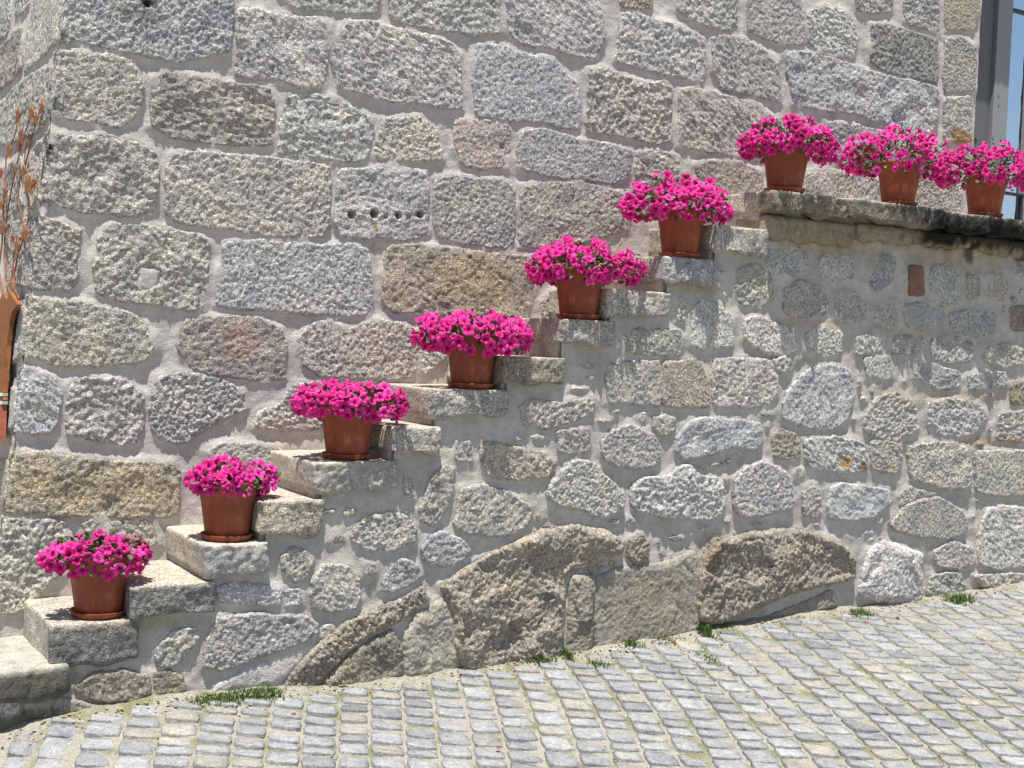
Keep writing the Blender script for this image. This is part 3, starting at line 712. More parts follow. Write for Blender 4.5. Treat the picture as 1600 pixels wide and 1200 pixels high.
RUB = [
 ('o', 3.0, "130,1065 150,1055 190,1050 230,1055 235,1075 215,1095 170,1098 125,1088 118,1075"),
 ('o', 2.5, "243,1055 260,1050 285,1055 290,1075 275,1090 245,1085"),
 ('w', 2.5, "270,985 305,985 312,1000 295,1020 275,1042 250,1040 245,1015 255,1000"),
 ('g', 3.2, "345,965 400,960 440,962 470,962 498,975 495,995 450,1015 400,1030 350,1048 320,1040 322,1005"),
 ('b', 2.5, "340,920 360,912 410,915 438,920 437,945 400,945 345,942"),
 ('g', 2.2, "443,925 470,922 472,945 445,950"),
 ('w', 2.4, "440,870 455,858 480,860 490,875 482,900 460,910 445,895"),
 ('w', 3.0, "490,900 510,883 545,885 562,905 562,935 555,950 520,955 495,948 487,925"),
 ('w', 1.8, "570,880 585,882 585,897 572,900"),
 ('g', 2.8, "600,905 615,880 630,873 655,885 660,900 640,915 615,925 600,920"),
 ('w', 2.8, "552,825 575,808 610,802 635,808 652,825 650,845 625,858 590,862 565,855 550,840"),
 ('b', 3.0, "660,860 670,838 695,832 720,842 737,858 730,870 700,885 670,880"),
 ('w', 2.8, "665,780 672,745 695,728 710,732 708,765 695,800 680,822 660,815 655,795"),
 ('w', 3.2, "722,765 755,757 795,770 830,790 828,820 800,835 770,838 725,830 712,820 718,790"),
 ('t', 2.8, "755,692 785,695 810,700 850,705 868,722 855,745 815,750 765,745 752,715"),
 ('w', 2.0, "715,692 735,690 738,720 710,718"),
 ('w', 2.0, "632,740 645,748 648,780 632,778"),
 ('w', 2.4, "870,675 890,672 922,672 922,705 895,710 875,705"),
 ('w', 2.2, "815,635 830,625 880,628 925,622 928,645 890,662 850,668 820,662"),
 ('w', 3.2, "940,690 960,672 985,665 1020,678 1033,700 1028,725 1000,732 970,728 945,718"),
 ('w', 2.4, "1022,655 1040,648 1055,655 1052,675 1035,680 1022,670"),
 ('b', 3.4, "1060,680 1080,657 1110,652 1160,658 1188,660 1192,690 1185,705 1150,700 1105,712 1070,718 1056,705"),
 ('l', 3.8, "880,735 900,720 925,720 945,740 975,768 975,790 950,808 925,805 905,795 875,790 856,775 865,750", dict(rough=1.3)),
 ('g', 4.0, "990,760 1010,745 1040,745 1065,730 1080,728 1100,745 1120,745 1135,770 1130,800 1110,812 1050,810 1005,802 990,790", dict(rough=1.3)),
 ('g', 3.8, "1152,750 1170,728 1195,722 1225,735 1238,755 1240,790 1225,800 1170,808 1148,795", dict(rough=1.2)),
 ('t', 2.4, "1208,680 1220,670 1248,680 1252,712 1245,718 1210,715"),
 ('g', 2.8, "1260,687 1305,682 1345,690 1355,700 1355,735 1320,738 1270,733 1257,715"),
 ('w', 2.6, "1362,690 1380,687 1408,695 1410,720 1400,740 1380,738 1362,730"),
 ('w', 2.6, "1255,765 1270,758 1283,768 1283,800 1275,810 1257,805"),
 ('b', 3.0, "1298,765 1315,755 1350,760 1390,765 1392,785 1370,805 1340,812 1295,810 1293,790", dict(smooth=1)),
 ('w', 3.0, "1420,700 1445,693 1480,690 1512,700 1520,740 1515,765 1480,765 1450,755 1425,750", dict(rough=1.2)),
 ('w', 3.2, "1525,706 1560,704 1600,706 1600,772 1560,775 1526,768", dict(rough=1.2)),
 ('w', 3.4, "1390,820 1410,795 1440,780 1470,778 1500,795 1512,810 1510,835 1470,842 1430,838 1400,830"),
 ('l', 3.2, "1545,795 1570,790 1600,800 1600,880 1560,890 1530,880 1530,830"),
 ('l', 5.5, "1362,860 1385,845 1415,855 1445,865 1443,940 1415,950 1370,940 1345,930 1350,895", dict(big=.02, edge=.04)),
 ('w', 3.0, "1460,860 1490,845 1520,855 1525,880 1500,890 1465,885"),
 ('w', 3.4, "1455,900 1500,895 1510,920 1480,940 1450,930"),
 ('w', 3.0, "1520,900 1570,896 1600,898 1600,915 1540,920"),
 ('o', 6.5, "1120,850 1150,840 1190,832 1250,828 1310,845 1338,870 1340,905 1300,915 1240,930 1180,955 1130,975 1100,974 1092,940 1095,900 1105,870", dict(big=.03, edge=.035, rough=2.1)),
 ('o', 5.5, "690,915 720,895 780,860 850,830 900,823 950,830 975,850 975,868 940,884 892,890 885,940 882,1000 884,1040 820,1052 740,1056 712,1020 712,960", dict(big=.035, edge=.035, rough=2.2)),
 ('o', 4.6, "893,905 932,898 928,960 930,990 925,1030 888,1034", dict(big=.015, edge=.05, smooth=1)),
 ('s', 4.0, "935,900 985,885 1040,880 1088,858 1098,900 1094,990 1000,1015 932,1028 930,950", dict(big=.010, edge=.05, smooth=1, rough=.9)),
 ('o', 4.0, "985,845 1005,835 1015,850 1012,875 995,880 983,865"),
 ('o', 3.6, "438,1080 472,1030 508,996 545,970 590,951 625,936 662,917 670,938 645,962 622,976 592,990 556,1012 528,1038 500,1068 465,1084", dict(big=.02, edge=.02, rough=2.2)),
 ('o', 4.5, "510,1058 545,1025 580,1000 615,985 630,1010 630,1060 590,1072 505,1078 ", dict(big=.015, edge=.04)),
 ('s', 4.0, "634,990 650,965 690,935 705,950 722,1010 714,1058 680,1066 634,1070", dict(edge=.05, smooth=1, big=.012)),
 ('l', 2.2, "395,1040 450,1022 490,1008 470,1036 438,1066 390,1074 330,1082 345,1062", dict(smooth=1, rough=.35, edge=.03, name='pale_mortar_patch')),
 ('w', 2.4, "505,980 520,975 525,990 510,1005 500,995"),
 ('o', 2.5, "1180,968 1215,955 1260,938 1300,922 1310,946 1250,962 1190,976", dict(smooth=1)),
 ('w', 2.2, "950,570 1000,565 1032,565 1034,632 1000,632 950,628"),
 ('t', 2.4, "1038,566 1095,563 1108,600 1108,637 1060,635 1038,633"),
 ('w', 2.2, "1112,563 1150,560 1200,562 1215,580 1215,620 1190,635 1114,638"),
 ('w', 1.6, "975,520 1005,515 1060,515 1065,530 1062,555 1010,555 978,548"),
 ('g', 2.2, "1085,480 1100,470 1130,480 1145,500 1145,540 1100,545 1080,538"),
 ('w', 1.6, "1060,465 1072,468 1070,500 1058,500"),
 ('l', 2.6, "1165,500 1185,495 1215,505 1240,520 1245,545 1225,555 1190,550 1165,530", dict(rough=1.2)),
 ('l', 3.0, "1208,562 1230,556 1240,568 1235,580 1215,578"),
 ('w', 2.0, "1150,420 1180,412 1205,430 1210,465 1190,480 1160,475 1150,450"),
 ('g', 1.8, "1200,390 1240,385 1262,395 1262,420 1240,428 1200,425"),
 ('g', 1.8, "1280,402 1300,395 1330,400 1335,435 1300,440 1280,430"),
 ('w', 1.8, "1225,450 1250,440 1275,445 1295,470 1292,490 1250,497 1225,485"),
 ('w', 1.6, "1305,460 1335,455 1352,475 1352,500 1325,505 1305,495"),
 ('g', 1.6, "1365,407 1385,398 1400,410 1395,440 1370,455 1355,445"),
 ('w', 1.6, "1368,480 1390,475 1402,490 1400,515 1368,515"),
 ('r', 2.6, "1422,416 1443,416 1444,460 1422,460", dict(smooth=1, rough=.25, edge=.006, name='brick')),
 ('g', 1.8, "1455,415 1480,410 1498,430 1498,470 1475,480 1455,460"),
 ('g', 1.4, "1412,480 1440,472 1470,478 1475,500 1450,515 1415,510", dict(smooth=1)),
 ('w', 1.4, "1510,430 1530,430 1530,465 1512,468"),
 ('p', 1.6, "1545,430 1570,430 1578,455 1565,470 1545,462"),
 ('g', 1.6, "1485,490 1520,485 1555,490 1555,520 1520,528 1485,515"),
 ('w', 1.6, "1260,520 1290,512 1315,520 1315,550 1290,558 1260,550"),
 ('g', 1.5, "1335,525 1375,522 1378,550 1340,553"),
 ('w', 1.5, "1395,525 1425,525 1438,545 1425,555 1395,552"),
 ('g', 1.6, "1455,530 1490,525 1520,535 1518,565 1480,568 1455,558"),
 ('w', 1.6, "1540,545 1570,535 1598,545 1598,570 1560,575 1540,565"),
 ('o', 1.6, "1578,480 1600,475 1600,520 1580,515"),
 ('b', 2.8, "1240,600 1265,575 1300,570 1330,580 1335,620 1325,655 1300,672 1260,668 1225,655 1225,625"),
 ('g', 1.5, "1350,560 1390,558 1395,590 1355,590"),
 ('g', 1.6, "1420,570 1450,568 1500,580 1500,605 1460,608 1430,590"),
 ('g', 1.6, "1510,585 1570,580 1575,605 1515,610"),
 ('w', 2.2, "1350,650 1370,622 1400,612 1430,630 1435,670 1405,690 1370,685 1352,672"),
 ('g', 2.0, "1450,630 1480,622 1530,630 1545,650 1520,680 1470,680 1450,660"),
 ('o', 1.8, "1578,600 1600,595 1600,635 1580,632"),
 ('w', 1.8, "1560,645 1600,640 1600,690 1555,688"),
 ('l', 3.5, "-60,1098 0,1090 28,1096 30,1114 0,1122 -60,1124"),
 ('s', 3.5, "40,1096 90,1088 150,1100 195,1098 150,1114 95,1122 42,1118", dict(smooth=1)),
 ('w', 2.0, "1420,760 1470,772 1440,778 1408,790 1404,775", dict(smooth=1)),
]
spolys = []
for i, sp in enumerate(RUB):
    o, q = add_stone(sp, px_S, place_S, stairs, 300 + i); spolys.append(q)
# small packing stones in the wide joints
rp = random.Random(77); i = 600; made = 0; allp_ = list(spolys)
def lim_(x, z):
    l = z0s - .2
    for k in range(12):
        if x > TX[k] + .05: l = TZ[k] - .2
    if x > XL0 + .05: l = zB - .30
    return z < l
for tries in range(5000):
    if made >= 95: break
    px0, py0 = rp.uniform(100, 1600), rp.uniform(420, 1060); c_ = on(px0, py0, 0)[[0, 2]]
    if not lim_(c_[0], c_[1]) or c_[1] < np.interp(c_[0], [on(0, 1150)[0], on(1600, 905)[0]], [.04, .19]): continue
    rx, rz = rp.uniform(.018, .065), rp.uniform(.014, .035)
    n_ = rp.randint(5, 8); a0 = rp.uniform(0, 6)
    q = np.array([(c_[0] + rx * rp.uniform(.75, 1.15) * math.cos(a0 + 6.283 * k / n_), c_[1] + rz * rp.uniform(.75, 1.15) * math.sin(a0 + 6.283 * k / n_)) for k in range(n_)])
    m_ = .014
    bad = False
    for w in allp_:
        if (w.min(0) - .1 > c_).any() or (w.max(0) + .1 < c_).any(): continue
        d_, in_ = seg_dist(np.vstack([q, c_]), w)
        if in_.any() or d_[:-1].min() < m_: bad = True; break
    if bad: continue
    V, Fc = stone_mesh(q, place_S, rp.uniform(.010, .016), i, h=.0065, edge=.009, rough=.7); kk = rp.uniform(.85, 1.15)
    mk('stone', V, Fc, M_GRAN, stairs, True, tint_of(V), tuple(c * kk for c in TONE[rp.choice('gwwtopl')])); allp_.append(q); spolys.append(q); i += 1; made += 1
# rubble beyond the right edge of the picture
i = 700; zz = .25
while zz < 2.1:
    x = float(on(1645, 700, 0)[0])
    while x < XL3 - .3:
        w_ = random.uniform(.14, .3); hh = random.uniform(.1, .16)
        q = np.array([(x, zz), (x + w_, zz + .01), (x + w_ + .01, zz + hh), (x + .02, zz + hh + .01)])
        V, Fc = stone_mesh(q, place_S, .022, i, h=.018); mk('stone', V, Fc, M_GRAN, stairs, True, tint_of(V), TONE[random.choice('ggwwt')]); spolys.append(q); i += 1
        x += w_ + .05
    zz += .19

def under(u, v):
    lim = np.full(len(u), z0s - .04)
    for k in range(12): lim = np.where(u > TX[k] + .035, TZ[k] - .05, lim)
    lim = np.where(u > XL0 + .04, zB - .06, lim)
    return v < lim
sheet('mortar', spolys, place_S, -1.5, XL3, -.35, 2.45, .011, M_MORT_S, stairs, keep=under, seed=13, fillet=.007, amp=.007)
# mortared core behind and below the steps
cv = []; cf = []
def core(x0, x1, z0, z1):
    b = len(cv); y0, y1 = .016, D + .03
    cv.extend([(x0, y0, z0), (x1, y0, z0), (x1, y1, z0), (x0, y1, z0), (x0, y0, z1), (x1, y0, z1), (x1, y1, z1), (x0, y1, z1)])
    cf.extend([[b + q for q in f] for f in ((0, 1, 5, 4), (1, 2, 6, 5), (2, 3, 7, 6), (3, 0, 4, 7), (4, 5, 6, 7), (3, 2, 1, 0))])
for k in range(12): core(TX[k] + .018, TX[k + 1] + .017, -.4, TZ[k] - .02)
core(XL0 + .018, XL3, -.4, min(zA, zB) - .02)
core(-1.45, TX[0] + .017, -.4, z0s - .03)
cvn = np.array(cv)
mk('core', cvn, cf, M_MORT_S, stairs, False, tint_of(cvn))

# ------------------------------------------------------------------ the street
BASE = [(-300, 1235), (0, 1150), (100, 1118), (260, 1088), (440, 1078), (600, 1064), (800, 1034), (1000, 1002), (1200, 968), (1400, 944), (1600, 912), (1900, 880)]
bx = np.array([on(x, y, -.02) for x, y in BASE])
TILT = .105
def zg(X, Y):
    X = np.asarray(X, float); Y = np.asarray(Y, float)
    z = np.interp(X, bx[:, 0], bx[:, 2])
    yy = np.minimum(Y, 0)
    z = z + np.where(yy > -5, TILT * yy, TILT * -5 + .02 * (yy + 5))
    P = np.stack([X.ravel(), Y.ravel(), np.zeros(X.size)], 1)
    z = z + (.014 * noise(P, .9, 71) + .006 * noise(P, .35, 72)).reshape(X.shape) * np.clip(-yy / .3, .2, 1)
    return z
def grid_mesh(xs, ys, off, amp=.0):
    XX, YY = np.meshgrid(xs, ys); Z = zg(XX, YY) + off
    P = np.stack([XX.ravel(), YY.ravel(), Z.ravel()], 1)
    if amp:
        P[:, 2] += amp * noise(P, .05, 77) + amp * .7 * noise(P, .02, 78)
        near = np.clip((P[:, 1] + .085) / .06, 0, 1)
        P[:, 2] += near * (.020 + .012 * noise(P, .12, 79))
    nx, ny = len(xs), len(ys); idx = np.arange(nx * ny).reshape(ny, nx)
    f = np.stack([idx[:-1, :-1], idx[:-1, 1:], idx[1:, 1:], idx[1:, :-1]], -1).reshape(-1, 4)
    return P, f.tolist()
street = thing('street', (0, 0, 0), 'street', 'street', kind='structure')
del street['category']; del street['label']
P, Fc = grid_mesh(np.arange(-1.6, 6.8, .02), np.arange(-3.4, .03, .02), -.0058, .0025)
mk('joint_bed', P, Fc, M_STREET, street, True, kind='structure')
xs_far = np.array([-80, -40, -15, -6, -3, -1.5, 0, 1, 2, 3, 4, 5, 6, 7, 9, 12, 20, 45, 80.]); ys_far = np.array([-80, -40, -20, -12, -8, -6, -5, -4.4, -3.8, -3.3, -2.5, -1.5, -.5, .1])
P, Fc = grid_mesh(xs_far, ys_far, -.05)
mk('far_street', P, Fc, M_STREET, street, True, kind='structure')
P, Fc = grid_mesh(np.array([-80., -30, -8, -1.2]), np.array([.1, 3, 20, 60.]), -.05)
mk('far_street', P, Fc, M_STREET, street, True, kind='structure')

# granite setts: one mesh per shape, shared
def sett_mesh(r):
    n = 12; V = []; Fs = []
    ring = []
    for i in range(n):
        a = 2 * math.pi * (i + .5) / n; c, s = math.cos(a), math.sin(a)
        e = 9; k = (abs(c) ** e + abs(s) ** e) ** (-1 / e)
        ring.append((c * k * .5 * r.uniform(.95, 1.0), s * k * .5 * r.uniform(.95, 1.0)))
    for z, sc in ((-.04, 1.0), (-.005, 1.0), (.0, .955), (.0015, .6)):
        for x, y in ring: V.append((x * sc, y * sc, z + (r.uniform(-.0016, .0016) if z > -.02 else 0)))
    for L in range(3):
        for i in range(n):
            j = (i + 1) % n; Fs.append((L * n + i, L * n + j, (L + 1) * n + j, (L + 1) * n + i))
    Fs.append(tuple(3 * n + i for i in range(n)))
    return np.array(V), Fs
rs = random.Random(5)
SM = [sett_mesh(rs) for _ in range(10)]
SMESH = []
for V, Fs in SM:
    me = bpy.data.meshes.new('sett'); me.from_pydata(V.tolist(), [], Fs); me.materials.append(M_SETT)
    me.polygons.foreach_set('use_smooth', np.ones(len(me.polygons), bool)); SMESH.append(me)
dcol = ray(470, 500); ang = math.atan2(dcol[1], dcol[0])          # direction the continuous joints run
ca, sa = math.cos(ang), math.sin(ang)
def project(P):
    c = (P - CAM) @ ROT.T; return 800 + F * c[:, 0] / -c[:, 2], 600 - F * c[:, 1] / -c[:, 2], -c[:, 2]
setts = []
b = -4.6
while b < 4.6:
    w_ = rs.uniform(.112, .142); a = -6 + rs.uniform(0, .1)
    while a < 5:
        l_ = rs.choice([.08, .095, .105, .12, .14]) * rs.uniform(.92, 1.08)
        A, B = a + l_ / 2, b + w_ / 2
        B2 = B + .06 * math.sin(A * 1.1 + 1) + .02 * math.sin(A * 3 + B)
        x = 2.6 + A * ca - B2 * -sa; y = -1.5 + A * sa - B2 * ca
        x = 2.6 + A * ca + B2 * sa; y = -1.5 + A * sa - B2 * ca
        if -3.3 < y < -.035 + .03 * math.sin(x * 5) and -1.5 < x < 6.7: setts.append((x, y, l_, w_))
        a += l_ + .002
    b += w_ + .004
st = np.array(setts); zs = zg(st[:, 0], st[:, 1]); zx = zg(st[:, 0] + .05, st[:, 1]); zy = zg(st[:, 0], st[:, 1] + .05)
px, py, dep = project(np.c_[st[:, :2], zs])
inframe = (px > -10) & (px < 1610) & (py < 1215) & (py > 850)
rank = np.where(inframe, dep, 99); order = np.argsort(rank); single = set(order[:300].tolist())
bv, bf, bc = [], [], []
for k, (x, y, l_, w_) in enumerate(setts):
    e = Euler((math.atan((zy[k] - zs[k]) / .05) + rs.gauss(0, .013), -math.atan((zx[k] - zs[k]) / .05) + rs.gauss(0, .013), ang + rs.gauss(0, .03)))
    z = zs[k] + rs.gauss(0, .0018); g = rs.gauss(1, .09); t = rs.random()
    c = (.275 * g, .282 * g, .292 * g) if t < .80 else ((.29 * g, .28 * g, .255 * g) if t < .94 else (.215 * g, .223 * g, .236 * g))
    vi = rs.randrange(10)
    if k in single:
        o = bpy.data.objects.new('sett', SMESH[vi]); COL.objects.link(o); o.parent = street
        o.location = (x, y, z); o.rotation_euler = e; o.scale = (l_ - .001, w_ - .002, 1); o.color = (*c, 1)
    else:
        Mx = Matrix.LocRotScale(Vector((x, y, z)), e, Vector((l_ - .001, w_ - .002, 1)))
        Mn = np.array(Mx); V, Fs = SM[vi]
        base = len(bv) * len(V); bv.append(V @ Mn[:3, :3].T + Mn[:3, 3]); bf.extend([[q + base for q in f] for f in Fs]); bc.append(np.tile(np.array(c) / .30, (len(V), 1)))
M_SETT2 = M_SETT.copy(); M_SETT2.name = 'grey_granite_setts_far'
nt = M_SETT2.node_tree; oi_n = [n for n in nt.nodes if n.type == 'OBJECT_INFO'][0]
at = N(nt, 'ShaderNodeAttribute', attribute_name='tint'); mm = mul(nt, at.outputs['Color'], (.30, .30, .30))
for l in list(oi_n.outputs['Color'].links): nt.links.new(mm, l.to_socket)
mk('small_setts', np.vstack(bv), bf, M_SETT2, street, True, tint=np.vstack(bc), kind='stuff')

# moss and short grass in the joints
def blades(pts, hgt, wid, r, lean=.5):
    V, Fs = [], []
    for p in pts:
        a = r.uniform(0, 6.283); h_ = hgt * r.uniform(.5, 1.2); w_ = wid * r.uniform(.7, 1.3)
        d = np.array([math.cos(a), math.sin(a), 0]); s = np.array([-d[1], d[0], 0]) * w_
        b0 = len(V); q = p + d * h_ * lean * r.uniform(.2, 1) + np.array([0, 0, h_]); m = (p * .45 + q * .55) - np.array([0, 0, 0]) - d * h_ * .12
        V += [p - s, p + s, m + s * .8, m - s * .8, q]; Fs += [(b0, b0 + 1, b0 + 2, b0 + 3), (b0 + 3, b0 + 2, b0 + 4)]
    return np.array(V), Fs
r = random.Random(9)
cand = []
for k in range(30000):
    s_ = st[r.randrange(len(st))]; A = (r.uniform(-.5, .5)) * s_[2]; Bq = (s_[3] / 2 + r.gauss(0, .003)) * r.choice((-1, 1))
    x = s_[0] + A * ca + Bq * sa; y = s_[1] + A * sa - Bq * ca
    cand.append((x, y, 0))
cand = np.array(cand); mk_ = noise(cand, .55, 81) + .6 * noise(cand, .15, 82)
cand = cand[mk_ > .22]; cand[:, 2] = zg(cand[:, 0], cand[:, 1]) - .008
V, Fs = blades(cand, .012, .0016, r, .6)
g = mk('joint_moss', V, Fs, M_DRYGRASS, street, True, kind='stuff')

def weed(px_, py_, wx, n, hgt, label, leafw=.003, kind='weed', group=None, depth=.03):
    p0 = on(px_, py_, -.05); r = random.Random(int(px_)); x0, y0 = p0[0], -.07
    # foot of the plant: where the pixel's ray meets the street
    rr = ray(px_, py_); t = 4.0
    for _ in range(30):
        q = CAM + rr * t / np.linalg.norm(rr); t += (q[2] - float(zg(q[0], q[1]))) / max(.05, -rr[2] / np.linalg.norm(rr)) * .7
        if q[1] > -.03: break
    q = CAM + rr * t / np.linalg.norm(rr)
    if q[1] > -.04: q = on(px_, py_, -.05)
    x0, y0 = float(q[0]), float(q[1])
    pts = np.array([(x0 + r.gauss(0, wx), y0 + r.gauss(0, depth), 0) for _ in range(n)])
    pts[:, 1] = np.minimum(pts[:, 1], -.035); pts[:, 2] = zg(pts[:, 0], pts[:, 1]) - .008
    V, Fs = blades(pts, hgt, leafw, r, .9)
    o = mk(kind, V, Fs, M_GRASS, None, True, origin=(x0, y0, float(zg(x0, y0))))
    o['label'] = label; o['category'] = 'weed'
    if group: o['group'] = group
    if wx >= .05: o['kind'] = 'stuff'; del o['category']; del o['group']
WG = 'weeds along the foot of the stairs'
weed(345, 1092, .07, 420, .028, 'long low strip of green weeds below the big pale mortar patch', group=WG)
weed(405, 1080, .05, 400, .04, 'denser green weed clump at the lower end of the slanting brown rock', group=WG)
weed(843, 1032, .035, 260, .04, 'grass tuft between setts below the large brown boulder', group=WG)
weed(884, 1008, .012, 110, .05, 'thin weed in the dark cleft right of the large brown boulder', group=WG)
weed(938, 1041, .02, 120, .03, 'small grass tuft among setts, a hand below the smooth grey-brown stone', group=WG)
weed(985, 1001, .02, 140, .045, 'leafy weed at the foot of the smooth grey-brown stone', group=WG)
weed(1036, 1000, .025, 150, .03, 'flat weed beside a red fallen petal left of the tan boulder', group=WG)
weed(1100, 976, .012, 160, .06, 'upright bright green weed at the left tip of the tan boulder', .005, group=WG)
weed(1105, 1030, .03, 170, .022, 'yellowish grass patch among setts in front of the tan boulder', group=WG, depth=.06)
weed(1345, 960, .035, 260, .035, 'dark green weed clump in front of the pale upright boulder', group=WG)
weed(1500, 938, .05, 240, .05, 'grey-green weed at the wall foot near the right edge', .004, group=WG)

# fallen petals
def petal(px_, py_, label):
    rr = ray(px_, py_); t = 4.5
    u_ = rr / np.linalg.norm(rr)
    for _ in range(40):
        q = CAM + u_ * t; t += (q[2] - float(zg(q[0], q[1])) - .006) / -u_[2] * .8
    q = CAM + u_ * t; r = random.Random(int(px_)); a0 = r.uniform(0, 6)
    if q[1] > -.06: q[1] = -.06; q[2] = float(zg(q[0], q[1])) + .02
    V = [(q[0] + .010 * math.cos(a0 + a) * k, q[1] + .010 * math.sin(a0 + a), q[2] + .004 * math.sin(2 * a)) for a, k in ((0, 1.3), (1, 1), (2.2, .8), (3.1, 1.2), (4.2, .9), (5.3, 1))]
    V.append((q[0], q[1], q[2] + .006)); Fs = [(i, (i + 1) % 6, 6) for i in range(6)]
    o = mk('fallen_petal', V, Fs, M_PETAL, None, True, tint=np.tile((.36, .07, .13), (7, 1)))
    o['label'] = label; o['category'] = 'petal'; o['group'] = 'fallen petals on the street'
petal(1050, 1001, 'red petal lying by the wall left of the tan boulder')
petal(1325, 967, 'pink petal lying left of the dark green weed clump')
petal(1352, 973, 'pale pink petal just right of the dark green weed clump')
petal(459, 1115, 'red petal in a sett joint right of the green weed strip')
petal(778, 1171, 'red petal near the bottom edge below the slanting rock')
petal(1403, 964, 'small reddish petal in front of the pale upright boulder')

# dry leaf bits, grit and silt washed against the wall foot
V, Fs = [], []; r = random.Random(44)
for _ in range(1500):
    x = r.uniform(-1.0, 6.0); y = -.04 - abs(r.gauss(0, .07)) if r.random() < .8 else r.uniform(-2, -.1)
    z = float(zg(x, y)) + (.010 if y > -.09 else .001); s_ = r.uniform(.003, .010); a0 = r.uniform(0, 6.28); b0 = len(V)
    for k in range(4): V.append((x + s_ * math.cos(a0 + k * 1.57) * r.uniform(.5, 1.2), y + s_ * math.sin(a0 + k * 1.57) * r.uniform(.5, 1.2), z + r.uniform(0, .005)))
    V.append((x, y, z + s_ * .5)); Fs += [(b0 + k, b0 + (k + 1) % 4, b0 + 4) for k in range(4)]
M_LITTER = plain('dry_litter', (.26, .19, .11), .9, .6, 8)
mk('leaf_litter', np.array(V), Fs, M_LITTER, street, False, kind='stuff')

# ------------------------------------------------------------------ rust ornament on the side wall
orn = thing('metal_plant_ornament', tuple(place_L(np.array([px_L([(8, 650)])[0][0]]), np.array([px_L([(8, 690)])[0][1]]), np.array([.08]))[0]),
            'rust-orange metal plant silhouette with wiry leafy branches fixed to the side wall', 'ornament')
OFF = .03
def plate(name, pxs, mat, th=.006, off=OFF):
    q = px_L(pxs, off); a = sum(q[j - 1][0] * q[j][1] - q[j][0] * q[j - 1][1] for j in range(len(q)))
    if a < 0: q = q[::-1]
    n = len(q); V = np.vstack([place_L(q[:, 0], q[:, 1], np.full(n, off + th)), place_L(q[:, 0], q[:, 1], np.full(n, off))])
    Fs = [tuple(range(n)), tuple(range(2 * n - 1, n - 1, -1))] + [(i, n + i, n + (i + 1) % n, (i + 1) % n) for i in range(n)]
    return mk(name, V, Fs, mat, orn, False)
def strand(pxs, r0=.0065, off=OFF):
    q = px_L(pxs, off + .003); P = place_L(q[:, 0], q[:, 1], np.full(len(q), off + .003))
    # subdivide with wobble
    t = np.linspace(0, len(P) - 1, (len(P) - 1) * 4 + 1); C = np.stack([np.interp(t, range(len(P)), P[:, k]) for k in range(3)], 1)
    C[:, 1] += .008 * noise(C, .06, 51); V, Fs = [], []
    for i, c in enumerate(C):
        r_ = r0 * (1 - .45 * i / len(C))
        for k in range(6):
            a = k * math.pi / 3; V.append(c + np.array([.6 * r_ * math.cos(a), r_ * math.sin(a), 0]))
    for i in range(len(C) - 1):
        for k in range(6): Fs.append((i * 6 + k, i * 6 + (k + 1) % 6, (i + 1) * 6 + (k + 1) % 6, (i + 1) * 6 + k))
    return mk('branch', V, Fs, M_RUST, orn, True)
plate('trunk', parse("-4,462 8,468 12,458 18,470 22,456 30,468 35,476 27,486 23,500 18,540 15,580 12,613 1,613 4,560 6,520 3,490 -5,480"), M_RUST, .02)
plate('band', parse("-8,614 13,614 12,619 -8,619"), M_WHITE, .022)
plate('band', parse("-8,625 13,627 12,632 -8,630"), M_WHITE, .022)
plate('band', parse("-8,620 12,620 12,625 -8,625"), M_RUST, .018)
plate('box', parse("-12,632 11,633 9,688 -12,686"), M_RUST2, .05)
for s in ("30,466 18,440 20,415 21,400 27,378 37,368 34,335 28,312 31,282 38,262 39,240 41,222",
          "18,462 10,440 6,400 9,350 14,318 20,285 27,255 32,230 37,215 45,190 52,168",
          "4,462 -2,420 3,380 5,330 8,300 9,250 14,235 22,215 26,200 28,170",
          "24,462 22,430 28,396 40,366 46,330 44,300", "40,290 37,270 44,240 50,212 57,190 66,160"):
    strand(parse(s))
rl = random.Random(3)
for (x, y, w_, h_) in ((29, 180, 5, 16), (35, 214, 7, 16), (50, 177, 5, 14), (57, 186, 5, 12), (66, 168, 4, 14), (15, 236, 6, 14), (37, 268, 6, 10), (25, 264, 5, 8),
                       (46, 290, 9, 16), (54, 286, 5, 10), (40, 366, 8, 12), (27, 384, 5, 14), (6, 358, 7, 12), (9, 300, 4, 12), (3, 320, 4, 10), (30, 232, 4, 10), (20, 372, 4, 9), (2, 270, 4, 10)):
    P_ = []
    n = 10
    for k in range(n):
        a = 2 * math.pi * k / n; rr_ = (1.0 if k % 2 == 0 else .55) * rl.uniform(.8, 1.1)
        P_.append((x + w_ * rr_ * math.cos(a), y + h_ * rr_ * math.sin(a) - w_ * rr_ * math.cos(a) * .5))
    plate('leaf', P_, M_RUST if rl.random() < .6 else M_RUST2, .004, OFF + rl.uniform(.004, .02))

# ------------------------------------------------------------------ potted petunias
def lathe(prof, seg, c):
    V, Fs = [], []; n = len(prof)
    for i in range(seg):
        a = 2 * math.pi * i / seg
        for r_, z in prof: V.append((c[0] + r_ * math.cos(a), c[1] + r_ * math.sin(a), c[2] + z))
    for i in range(seg):
        j = (i + 1) % seg
        for k in range(n - 1): Fs.append((i * n + k, j * n + k, j * n + k + 1, i * n + k + 1))
    return np.array(V), Fs
BODY = [(.0, .012), (.086, .012), (.0895, .016), (.0985, .08), (.109, .15), (.1165, .188), (.1175, .190), (.1225, .192), (.1235, .197), (.1285, .238), (.1295, .243), (.127, .2455), (.122, .243), (.1175, .2), (.114, .19)]
SAUC = [(.0, .0), (.096, .0), (.1, .002), (.1085, .019), (.1095, .0215), (.108, .0235), (.1055, .022), (.098, .009), (.0, .008)]
SOIL = [(.0, .212), (.08, .210), (.1175, .205)]

